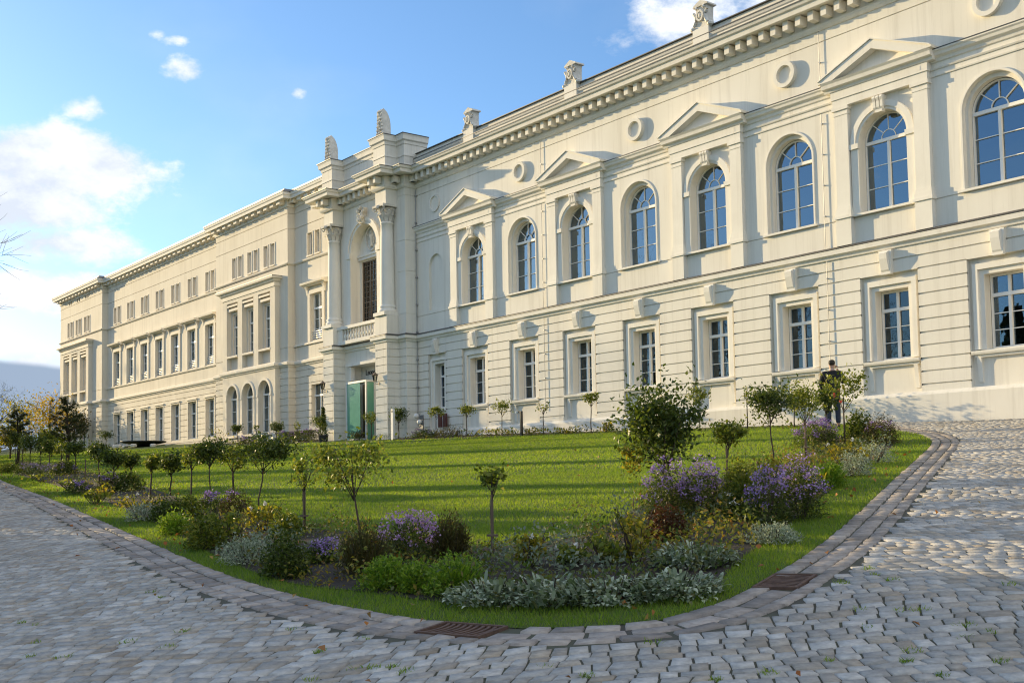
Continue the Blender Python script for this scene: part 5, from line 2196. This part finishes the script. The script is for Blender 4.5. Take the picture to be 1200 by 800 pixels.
kind = np.sin(P[:, 0] * 1.3 + 2 * np.sin(P[:, 1] * .9)) + .7 * np.sin(P[:, 1] * 2.3 - P[:, 0] * .6) + nrng.normal(0, .25, len(P))
tall = .14 + .10 * np.sin(P[:, 0] * 3.1 + P[:, 1] * 2.2) + .07 * np.sin(P[:, 0] * 6.3 - P[:, 1] * 5.1)
for lo_, hi_, mt_, lab_ in ((-9, -.55, 'cover_gold', 'yellow green low leaves in patches of the flower beds'), (-.55, .75, 'cover', 'mid green low leaves filling the flower beds'), (.75, 9, 'cover_grey', 'grey green low leaves in patches of the flower beds')):
    q = (kind >= lo_) & (kind < hi_)
    C = np.column_stack([P[q], gz(P[q]) + .02 + nrng.random(q.sum()) ** 1.2 * np.maximum(.06, tall[q]) * 1.25])
    V, F = leaf_cloud(C, .050, .5, nrng, up=.7)
    tag(np_mesh('ground_cover', V, F, M[mt_]), lab_, 'ground cover', kind='stuff')
n = 2600
P = np.stack([nrng.uniform(-60, -19.8, n), nrng.uniform(24.9, 26.6, n)], 1)
P = P[((P[:, 0] > -41) | (P[:, 0] < -48.6)) & (P[:, 1] > 25.3 + .25 * np.sin(P[:, 0] * 1.7))]
C = np.column_stack([P, gz(P) + .03 + nrng.random(len(P)) ** 2 * .26])
V, F = leaf_cloud(C, .10, .55, nrng, up=.6)
tag(np_mesh('ground_cover', V, F, M['cover']), 'low leaves along the foot of the palace wall', 'ground cover', kind='stuff')
M['fallen'] = leafy('fallen_leaf', [(.30, .10, .025), (.40, .16, .03), (.26, .13, .05), (.35, .24, .06)], .2, .7, (1.2, 1, .6))
pts = []
for k in range(240):
    i = nrng.integers(200, len(KC) - 120)
    pts.append(KC[i] + N_[i] * nrng.normal(-.35, .42))
pts = np.array(pts)
bx = np.stack([nrng.uniform(-30, -6, 60), nrng.uniform(5, 20, 60)], 1)
bx = bx[inside(bx, LAWN_S)]
rx = np.stack([nrng.uniform(-16, -2, 40), nrng.uniform(2, 12, 40)], 1)
rx = rx[~inside(rx, LAWN_S)]
P = np.vstack([pts, bx, rx])
C = np.column_stack([P, gz(P) + .05])
V, F = leaf_cloud(C, .060, .75, nrng, up=2.5, fold=.2)
tag(np_mesh('fallen_leaves', V, F, M['fallen']), 'scattered orange brown fallen leaves along the kerb and beds', 'leaves', kind='stuff')

# ================================================================ trees
def bare_tree_mesh(seed, H, spread=.55, levels=5, r0=None, mat='bark_grey', first=.28):
    rr = random.Random(seed)
    mb = MB()

    def grow(p, d, L, r, lv):
        pts, rad = [p], [r]
        q, dd = Vector(p), Vector(d)
        ns = 4 if lv < 3 else 3
        for k in range(ns):
            dd = (dd + Vector((rr.gauss(0, .13), rr.gauss(0, .13), rr.gauss(.05, .08)))).normalized()
            q = q + dd * L / ns
            pts.append(q.copy())
            rad.append(r * (1 - .55 * (k + 1) / ns))
        mb.tube(pts, rad, 7 if lv == 0 else (5 if lv < 3 else 3))
        if lv >= levels:
            return
        nb = rr.randint(4, 5) if lv == 0 else rr.randint(3, 4)
        for k in range(nb):
            t = rr.uniform(.45 if lv == 0 else .3, 1.0)
            i = min(int(t * ns), ns - 1)
            b = pts[i].lerp(pts[i + 1], t * ns - i) if isinstance(pts[i], Vector) else Vector(pts[i]).lerp(pts[i + 1], t * ns - i)
            a = rr.uniform(0, 6.28)
            ax = dd.orthogonal().normalized()
            ax.rotate(Matrix.Rotation(a, 3, dd))
            nd = (dd * rr.uniform(.55, 1.0) + ax * rr.uniform(.5, 1.0) * spread * 1.7).normalized()
            grow(b, nd, L * rr.uniform(.55, .78), max(.006, r * (1 - .55 * t) * rr.uniform(.5, .68)), lv + 1)
    grow(Vector((0, 0, -.1)), Vector((0, 0, 1)), H * .42, r0 or H * .022, 0)
    return mb


def bare_tree(x, y, H, seed, label, group, levels=5):
    root = empty('bare_tree', (x, y, ground_z(max(x, -110), min(y, 30))), label, 'tree', group)
    bare_tree_mesh(seed, H, levels=levels).build('branches', M['bark_grey'], root, smooth=True)
    return root


def leafy_tree(name, x, y, H, wd, mat, n, leaf, label, group=None, base=.12, clumps=30, trunk='bark'):
    rng = np.random.default_rng(int(abs(x) * 31 + abs(y) * 57))
    root = empty(name, (x, y, ground_z(max(x, -110), min(y, 30))), label, 'tree', group)
    t = MB()
    t.tube([(0, 0, -.1), (.03 * H, .0, H * .3), (.01 * H, .01 * H, H * .75)], [H * .022, H * .016, H * .006], 7)
    for k in range(9):
        a = k * 2.4
        z = H * (base + .08 + .07 * k)
        t.tube([(.02 * H, 0, z * .8), (wd * .22 * math.cos(a), wd * .22 * math.sin(a), z), (wd * .40 * math.cos(a), wd * .40 * math.sin(a), z + .08 * H)], [H * .007, H * .005, H * .002], 5)
    t.build('trunk', M[trunk], root, smooth=True)
    p, k = crown_points(n, (wd * .5, wd * .5, H * (1 - base) * .5), rng, clumps, .35, .25)
    p[:, 2] += H * (base + (1 - base) * .5)
    np_mesh('crown', *leaf_cloud(p, leaf, .6, rng, up=.4, out=p - np.array([0, 0, H * .4]), outw=.1), M[mat], root)
    return root


def pine(x, y, H, wd, label):
    """wind-shaped pine: flat tiers of needle tufts on bare limbs"""
    rng = np.random.default_rng(int(abs(x) * 7 + 3))
    root = empty('pine_tree', (x, y, ground_z(x, y)), label, 'tree', 'two pines at the left')
    t = MB()
    t.tube([(0, 0, -.1), (.04 * H, .02 * H, H * .4), (-.02 * H, .0, H * .72), (0, 0, H * .95)], [H * .032, H * .024, H * .014, H * .006], 8)
    tips = []
    for k in range(19):
        z = H * (.34 + .62 * k / 18)
        a = k * 2.4 + rng.normal(0, .3)
        ln = wd * .5 * (1.0 - .62 * max(0, (k - 6) / 13)) * rng.uniform(.65, 1.05)
        e = Vector((ln * math.cos(a), ln * math.sin(a), z + ln * .22))
        t.tube([(0, 0, z - .04 * H), tuple(e * .5 + Vector((0, 0, z * .5))), tuple(e)], [H * .010, H * .007, H * .003], 5)
        for q in (.55, .8, 1.0):
            c = Vector((0, 0, z)).lerp(e, q)
            tips.append((c.x, c.y, c.z))
            for s in range(2):
                tips.append((c.x + rng.normal(0, .10 * wd), c.y + rng.normal(0, .10 * wd), c.z + rng.normal(.01, .03 * H)))
    t.build('trunk', M['bark'], root, smooth=True)
    tips = np.array(tips)
    n = 46
    B = np.repeat(tips, n, 0)
    d_ = rng.normal(0, 1, B.shape)
    d_[:, 2] = np.abs(d_[:, 2]) * .9 + .1
    d_ /= np.linalg.norm(d_, axis=1, keepdims=True)
    V, F = strips(B, d_, .17 * H / 2.2, .018 * H / 2.2, .1, rng, 1)
    np_mesh('crown', V, F, M['needle'], root)
    return root


pine(-50.6, 14.9, 2.75, 1.75, 'larger spreading pine before the far pavilion')
pine(-57.0, 14.5, 2.55, 1.45, 'smaller dark pine at the left edge')
# autumn shrubs and trees beyond the left end
for (x, y, H, wd, mt, lab) in (
        (-78, 21.8, 4.6, 3.6, 'leaf_autumn', 'golden yellow autumn tree between the two pines'),
        (-92, 23.5, 4.6, 4.4, 'leaf_gold', 'yellow green bushy tree behind the left pine'),
        (-70, 17.4, 2.3, 2.6, 'leaf_gold', 'low yellow green bush at the left edge'),
        (-66, 18.6, 1.7, 2.0, 'leaf_mid', 'low green bush below the golden tree'),
        (-84, 25.2, 3.2, 2.6, 'leaf_olive', 'brownish bush close to the end of the far pavilion')):
    leafy_tree('autumn_tree', x, y, H, wd, M and mt, 1500, .16, lab, 'trees beyond the left end', .08)
bare_tree(-104, 25.0, 8.0, 5, 'leafless tree seen small behind the left pine', 'bare trees')
bare_tree(-112, 31.5, 7.0, 8, 'leafless tree seen small beside the far end of the palace', 'bare trees')
# beside and behind the photographer: the park trees whose long shadows cross the lawn
bare_tree(-34.8, 4.1, 10.5, 21, 'tall leafless tree whose twigs reach in at the left edge', 'bare trees')
for (x, y, H, sd) in ((-63, 3.5, 12, 32), (-74, 8, 12, 33), (-70, -10, 23, 35), (-84, -4, 25, 36), (-60, -12, 22, 37), (-98, 4, 22, 38), (-80, 9.3, 20, 40), (-91, 12.5, 22, 41)):
    bare_tree(x, y, H, sd, 'leafless park tree outside the picture', 'bare trees', 5)


def column_conifer(x, y, H, wd, label, group):
    rng = np.random.default_rng(int(abs(x) * 13 + abs(y) * 5))
    root = empty('shade_conifer', (x, y, ground_z(x, y)), label, 'tree', group)
    t = MB()
    t.tube([(0, 0, -.1), (0, 0, H * .9)], [.12, .02], 7)
    t.build('trunk', M['bark'], root)
    n = int(1500 * H * wd)
    z = rng.random(n)
    a = rng.uniform(0, 6.28, n)
    r = wd * .5 * np.minimum(1, 1.25 - 1.1 * z) * rng.uniform(.3, 1.0, n) ** .6 * (1 + .15 * np.sin(z * 31 + a * 2))
    C = np.column_stack([r * np.cos(a), r * np.sin(a), .05 + z * H])
    np_mesh('crown', *leaf_cloud(C, .22, .45, rng, up=.2), M['needle'], root)


for w_, H, wd in ((10.9, 8.5, 1.1), (15.4, 7.5, 1.2), (20.3, 8.0, 1.5), (25.2, 9.0, 2.2), (29.5, 8.5, 1.0), (33.0, 9.5, 2.2)):  # unseen conifers added to lay shadow stripes over lawn and cobbles
    x = -(w_ / .5 + 4.5)
    y = (w_ + .267 * x) / .964
    column_conifer(x, y, H, wd, 'slim dark conifer added outside the picture to cast a shadow stripe', 'conifers added for shade')
for k in range(7):  # dense unseen row, added to keep the foreground paving in shade
    column_conifer(-27 - (k % 2) * 3, -9.5 + 1.62 * k, 9.5, 3.6, 'broad dark conifer added outside the picture to shade the foreground', 'conifers added for shade')


def hedge(x0, y0, x1, y1, h, w, label):
    rng = np.random.default_rng(int(abs(x0) * 11))
    L = math.hypot(x1 - x0, y1 - y0)
    root = empty('shade_hedge', (x0, y0, ground_z(x0, y0)), label, 'hedge', 'hedges added for shade')
    n = int(420 * L)
    t = rng.random(n)
    s = rng.uniform(-.5, .5, n) * w
    ux, uy = (x1 - x0) / L, (y1 - y0) / L
    px, py = t * L * ux - s * uy, t * L * uy + s * ux
    C = np.column_stack([px, py, -.0245 * px + .0957 * py + rng.random(n) * h * (.92 + .08 * np.sin(t * L * 1.3))])
    np_mesh('foliage', *leaf_cloud(C, .16, .6, rng, up=.2), M['leaf_dark'], root)
    m = MB()
    for k in range(int(L)):
        q = (k + .5) * ux, (k + .5) * uy
        m.tube([(q[0], q[1], -.0245 * q[0] + .0957 * q[1] - .1), (q[0], q[1], -.0245 * q[0] + .0957 * q[1] + h * .8)], .03, 5)
    m.build('stems', M['bark'], root)


for (x0, y0, x1, y1, h) in ((-15, 1.6, -24, 3.6, 1.9), (-24.6, 3.75, -34, 5.9, 1.7), (-35, 6.1, -47, 8.7, 1.5)):  # unseen hedges added so the left road lies in shade
    hedge(x0, y0, x1, y1, h, .9, 'clipped hedge added outside the picture to shade the left of the drive')

# a dark wood far off to the left, outside the picture: the windows of the wing mirror it
rng = np.random.default_rng(77)
far0 = leafy_tree('park_tree', -165, -42, 20, 15, 'leaf_olive', 2600, .9, 'broad brown autumn tree in the wood outside the picture', 'wood outside the picture', .05)
for k in range(13):
    q = (-128 - 9 * (k % 4) - 3 * k * .4, -75 + 8.2 * k)
    copy_tree(far0, None, (q[0], q[1], ground_z(-110, min(q[1], 30))))

# ================================================================ small things
GP = ground_z
# glass porch of the entrance
M['green_panel'] = noisy('green_frosted_glass', (.12, .32, .24), (.18, .40, .31), scale=.8, rough=.12, bump=0)
r = empty('glass_porch', (-45.2, 26.05, GP(-45.2, 26.05)), 'green glass porch with white frame in front of the entrance', 'porch')
zb_ = GP(-45.2, 26.05)
H_ = 4.66 - zb_
f = MB()
x0, x1, y0, y1 = -.90, .90, 0.0, .50
for x in (x0, x1 - .07):
    for y in (y0, y1 - .07):
        f.box(x, x + .07, y, y + .07, -.3, H_ - .09)
f.box(x0, x1, y0, y1, H_ - .09, H_)
f.box(x0 + .07, x1 - .07, y0 + .01, y0 + .05, -.05, .06)
f.build('porch_frame', M['white_metal'], r)
for a, b in ((x0 + .07, .34),):
    g = MB()
    g.box(a, b, y0 + .025, y0 + .04, .06, H_ - .09)
    g.build('glass_door', M['green_panel'], r)
for x in (x0 + .03, x1 - .045):
    g = MB()
    g.box(x, x + .015, y0 + .07, y1 - .07, 0, H_ - .09)
    g.build('side_glass', M['green_panel'], r)
# wall lanterns on the piers
for (x, lab) in ((-42.72, 'black wall lantern on the right pier of the entrance'), (-47.46, 'black wall lantern on the left pier of the entrance')):
    y, z = YP - .02, 4.55
    r = empty('wall_lantern', (x, y, z), lab, 'lantern', 'wall lanterns at the entrance')
    m = MB()
    m.box(-.05, .05, 0, .02, -.38, -.22)
    m.tube([(0, 0, -.3), (0, -.14, -.36), (0, -.26, -.30), (0, -.28, -.2)], .018, 6)
    r.scale = (.68, .68, .68)
    m.build('bracket', M['bronze'], r)
    m = MB()
    m.lathe(0, -.28, [(.05, -.2), (.10, -.19), (.10, -.17)], 6)
    m.lathe(0, -.28, [(.19, .22), (.20, .24), (.09, .36), (.03, .42)], 6)
    for k in range(6):
        a = k * math.pi / 3
        m.tube([(.095 * math.cos(a), -.28 + .095 * math.sin(a), -.18), (.17 * math.cos(a), -.28 + .17 * math.sin(a), .22)], .009, 4)
    m.build('lantern_cage', M['bronze'], r)
    m = MB()
    m.lathe(0, -.28, [(.088, -.17), (.165, .22)], 6)
    m.build('lantern_glass', glass_mat('lantern_glass', (.9, .85, .75), 1.45, .9), r)

# path light: black post with an arm and white lamp head
k_ = 25.6 / 28.09
bx_, by_ = BOLLARD[0] * k_, 25.6
r = empty('path_light', (bx_, by_, GP(bx_, by_)), 'black path light with short arm and white lamp head', 'path light')
m = MB()
m.box(-.04, .04, -.04, .04, -.1, .86)
m.box(-.27, .04, -.04, .04, .86, .91)
m.build('post', M['black_metal'], r)
m = MB()
m.lathe(-.23, 0, [(.07, .83), (.085, .84), (.085, .90), (.06, .915)], 14)
m.build('lamp_head', M['white_metal'], r, smooth=False)
# slim white post by the right pier
k_ = 25.3 / 29.43
px_, py_ = POST[0] * k_, 25.3
r = empty('white_post', (px_, py_, GP(px_, py_)), 'slim white post with round dial head at the right pier', 'post')
m = MB()
m.box(-.085, .085, -.05, .05, -.1, 1.22)
m.ext_y([(-.085, 1.22), (.085, 1.22)] + [(.085 * math.cos(R(a)), 1.22 + .085 * math.sin(R(a))) for a in range(15, 180, 15)], -.05, .05)
m.build('post_body', M['white_metal'], r)
m = MB()
m.ring(0, 1.2, 0, .055, -.058, -.051, 0, 2 * math.pi, 16)
m.build('dial', M['black_metal'], r)
# little sign board with round lamps, and the wall vents
x, y = -40.05, 26.1
r = empty('small_sign', (x, y, GP(x, y)), 'small dark sign board with white round lamps below the shaded window', 'sign')
m = MB()
m.box(.06, .34, -.02, .02, -.1, .95)
m.build('board', simple('sign_board', (.12, .12, .12), .5), r)
for lx, lz in ((-.08, .93), (.16, .66), (.2, .28)):
    m = MB()
    m.lathe(lx, -.07, [(.02, lz - .11), (.09, lz - .07), (.115, lz), (.09, lz + .07), (.02, lz + .11)], 12)
    m.tube([(lx, -.04, lz), (.1, 0, lz)], .015, 5)
    m.build('round_lamp', M['white_metal'], r, smooth=True)
for x, lab in ((-39.62, 'dark red vent shutter below the shaded narrow window, the left one'), (-39.26, 'dark red vent shutter below the shaded narrow window, the right one')):
    v_ = MB()
    v_.box(x - .14, x + .14, YM - .13, YM - .095, 2.30, 2.86)
    for k in range(6):
        v_.box(x - .12, x + .12, YM - .145, YM - .13, 2.34 + k * .085, 2.39 + k * .085)
    tag(v_.build('vent_shutter', M['maroon']), lab, 'vent', 'vent shutters')
# low dark bowl on the lawn
k_ = 25.4 / 26.44
bx_, by_ = BASIN[0] * k_, 25.4
r = empty('fountain_bowl', (bx_, by_, GP(bx_, by_)), 'wide low black bowl in front of the left wing', 'bowl')
m = MB()
m.lathe(0, 0, [(.5, -.1), (.55, .10), (1.0, .18), (1.34, .26), (1.42, .31), (1.38, .34), (1.2, .30), (.2, .24)], 36)
m.build('bowl', simple('black_basalt', (.012, .012, .013), .45), r, smooth=True)
m = MB()
for k in range(9):
    a = k * .7
    m.lathe(1.7 * math.cos(a), 1.7 * math.sin(a), [(.18, -.05), (.20, .08), (.12, .13)], 7)
m.build('rim_stones', M['stone'], r)
# slim dark conifer in a pot beside the porch
x, y = -47.0, 25.35
r = empty('potted_conifer', (x, y, GP(x, y)), 'slim dark conifer in a black pot left of the glass porch', 'conifer')
m = MB()
m.lathe(0, 0, [(.20, -.05), (.24, .30), (.26, .32), (.22, .32)], 16)
m.build('pot', M['black_metal'], r)
rng = np.random.default_rng(5)
n = 900
z = rng.random(n)
a = rng.uniform(0, 6.28, n)
rr_ = .24 * (1 - z * .75) * rng.uniform(.4, 1.0, n) * (1 + .3 * np.sin(z * 22))
C = np.column_stack([rr_ * np.cos(a), rr_ * np.sin(a), .35 + z * 1.25])
np_mesh('foliage', *leaf_cloud(C, .10, .4, rng, up=.2), M['leaf_dark'], r)
# bare stake in the left row
r = MB()
r.tube([(STAKE[0], STAKE[1], GP(*STAKE) - .1), (STAKE[0] + .01, STAKE[1], GP(*STAKE) + .62)], .02, 8)
tag(r.build('wooden_stake', M['stake']), 'bare dark stake without a plant in the left row', 'stake')


# ================================================================ the person
def skinned(name, joints, edges, mat, parent, sub=2, root=0):
    me = bpy.data.meshes.new(name)
    me.from_pydata([j[0] for j in joints], edges, [])
    o = bpy.data.objects.new(name, me)
    COL.objects.link(o)
    o.parent = parent
    md = o.modifiers.new('skin', 'SKIN')
    md.use_smooth_shade = True
    sv = me.skin_vertices[0].data
    for i, j in enumerate(joints):
        rr2 = j[1] if isinstance(j[1], tuple) else (j[1], j[1])
        sv[i].radius = rr2
        sv[i].use_root = (i == root)
    ss = o.modifiers.new('sub', 'SUBSURF')
    ss.levels = ss.render_levels = sub
    me.materials.append(mat)
    return o


mx, my = MAN[0] * 25.3 / MAN[1], 25.3
man = empty('person', (mx, my, GP(mx, my) + .0), 'person seen from behind in black jacket and dark blue trousers, hand to the ear', 'person')
man.rotation_euler = (0, 0, R(38))
SK = simple('skin', (.48, .28, .20), .55)
BK = noisy('black_cloth', (.008, .008, .010), (.018, .018, .022), scale=20, rough=.85, bump=.3, bscale=30)
BL = noisy('dark_blue_cloth', (.018, .024, .045), (.035, .045, .075), scale=16, rough=.85, bump=.3, bscale=30)
# faces +Y (away from the camera); z up; 1.83 m tall
J = [((0, 0, .95), .125), ((0, .0, 1.15), .13), ((0, -.01, 1.36), .15), ((0, 0, 1.50), .075), ((0, .02, 1.58), .058), ((0, .045, 1.66), .088), ((0, .05, 1.75), .092), ((0, .04, 1.80), .05),
     ((-.19, -.01, 1.44), .065), ((-.27, .03, 1.17), .046), ((-.22, .22, 1.02), .036), ((-.20, .30, 1.0), .034),
     ((.19, -.01, 1.44), .065), ((.29, .10, 1.20), .046), ((.17, .13, 1.47), .036), ((.13, .10, 1.60), .034),
     ((-.10, 0, .88), .09), ((-.115, .015, .50), .062), ((-.12, -.02, .09), .042), ((-.125, .10, .03), .038),
     ((.10, 0, .88), .09), ((.115, .02, .50), .062), ((.12, -.01, .09), .042), ((.125, .11, .03), .038)]
E_ = [(0, 1), (1, 2), (2, 3), (3, 4), (4, 5), (5, 6), (6, 7), (2, 8), (8, 9), (9, 10), (10, 11), (2, 12), (12, 13), (13, 14), (14, 15), (0, 16), (16, 17), (17, 18), (18, 19), (0, 20), (20, 21), (21, 22), (22, 23)]
skinned('body', J, E_, SK, man)
# fingers of the raised hand and the hanging-forward hand
for hx, hy, hz, dx, dy, dz in ((.13, .10, 1.60, -.25, .25, .95), (-.20, .30, 1.0, .3, .9, -.1)):
    d = Vector((dx, dy, dz)).normalized()
    sd = Vector((0, 1, 0)).cross(d).normalized() if abs(d.y) < .8 else Vector((1, 0, 0))
    for k in range(4):
        b = Vector((hx, hy, hz)) + sd * (k - 1.5) * .019 + d * .02
        ln = (.062, .07, .066, .052)[k]
        skinned('finger', [(tuple(b), .010), (tuple(b + d * ln * .55), .009), (tuple(b + d * ln + Vector((-.015, 0, 0))), .007)], [(0, 1), (1, 2)], SK, man, 1)
    b = Vector((hx, hy, hz)) - sd * .035
    skinned('finger', [(tuple(b), .011), (tuple(b - sd * .02 + d * .03), .010), (tuple(b - sd * .022 + d * .055), .008)], [(0, 1), (1, 2)], SK, man, 1)
JJ = [((0, .0, .80), (.22, .17)), ((0, .0, 1.0), (.215, .16)), ((0, -.005, 1.2), (.215, .155)), ((0, -.015, 1.38), (.235, .15)), ((0, -.01, 1.50), (.10, .085)),
      ((-.21, -.015, 1.43), .105), ((-.295, .025, 1.18), .080), ((-.235, .20, 1.04), .062),
      ((.21, -.015, 1.43), .105), ((.300, .07, 1.20), .080), ((.19, .115, 1.44), .060)]
skinned('jacket', JJ, [(0, 1), (1, 2), (2, 3), (3, 4), (3, 5), (5, 6), (6, 7), (3, 8), (8, 9), (9, 10)], BK, man)
skinned('trousers', [((0, 0, .93), (.17, .13)), ((-.10, 0, .80), .105), ((-.118, .015, .48), .080), ((-.122, -.01, .10), .066), ((.10, 0, .80), .105), ((.118, .02, .48), .080), ((.122, 0, .10), .066)],
        [(0, 1), (1, 2), (2, 3), (0, 4), (4, 5), (5, 6)], BL, man)
skinned('shirt_collar', [((0, -.01, 1.535), (.075, .07)), ((0, 0, 1.565), (.07, .066))], [(0, 1)], simple('white_collar', (.7, .7, .7), .7), man, 2)
skinned('hair', [((0, -.015, 1.66), (.080, .075)), ((0, .0, 1.74), (.102, .10)), ((0, .03, 1.82), (.085, .085))], [(0, 1), (1, 2)], simple('dark_hair', (.03, .02, .014), .7), man, 2)
for sx in (-1, 1):
    skinned('shoe', [((sx * .122, -.03, .05), .052), ((sx * .128, .08, .035), .045), ((sx * .13, .17, .03), .036)], [(0, 1), (1, 2)], simple('shoe_leather', (.015, .012, .01), .4), man, 2)
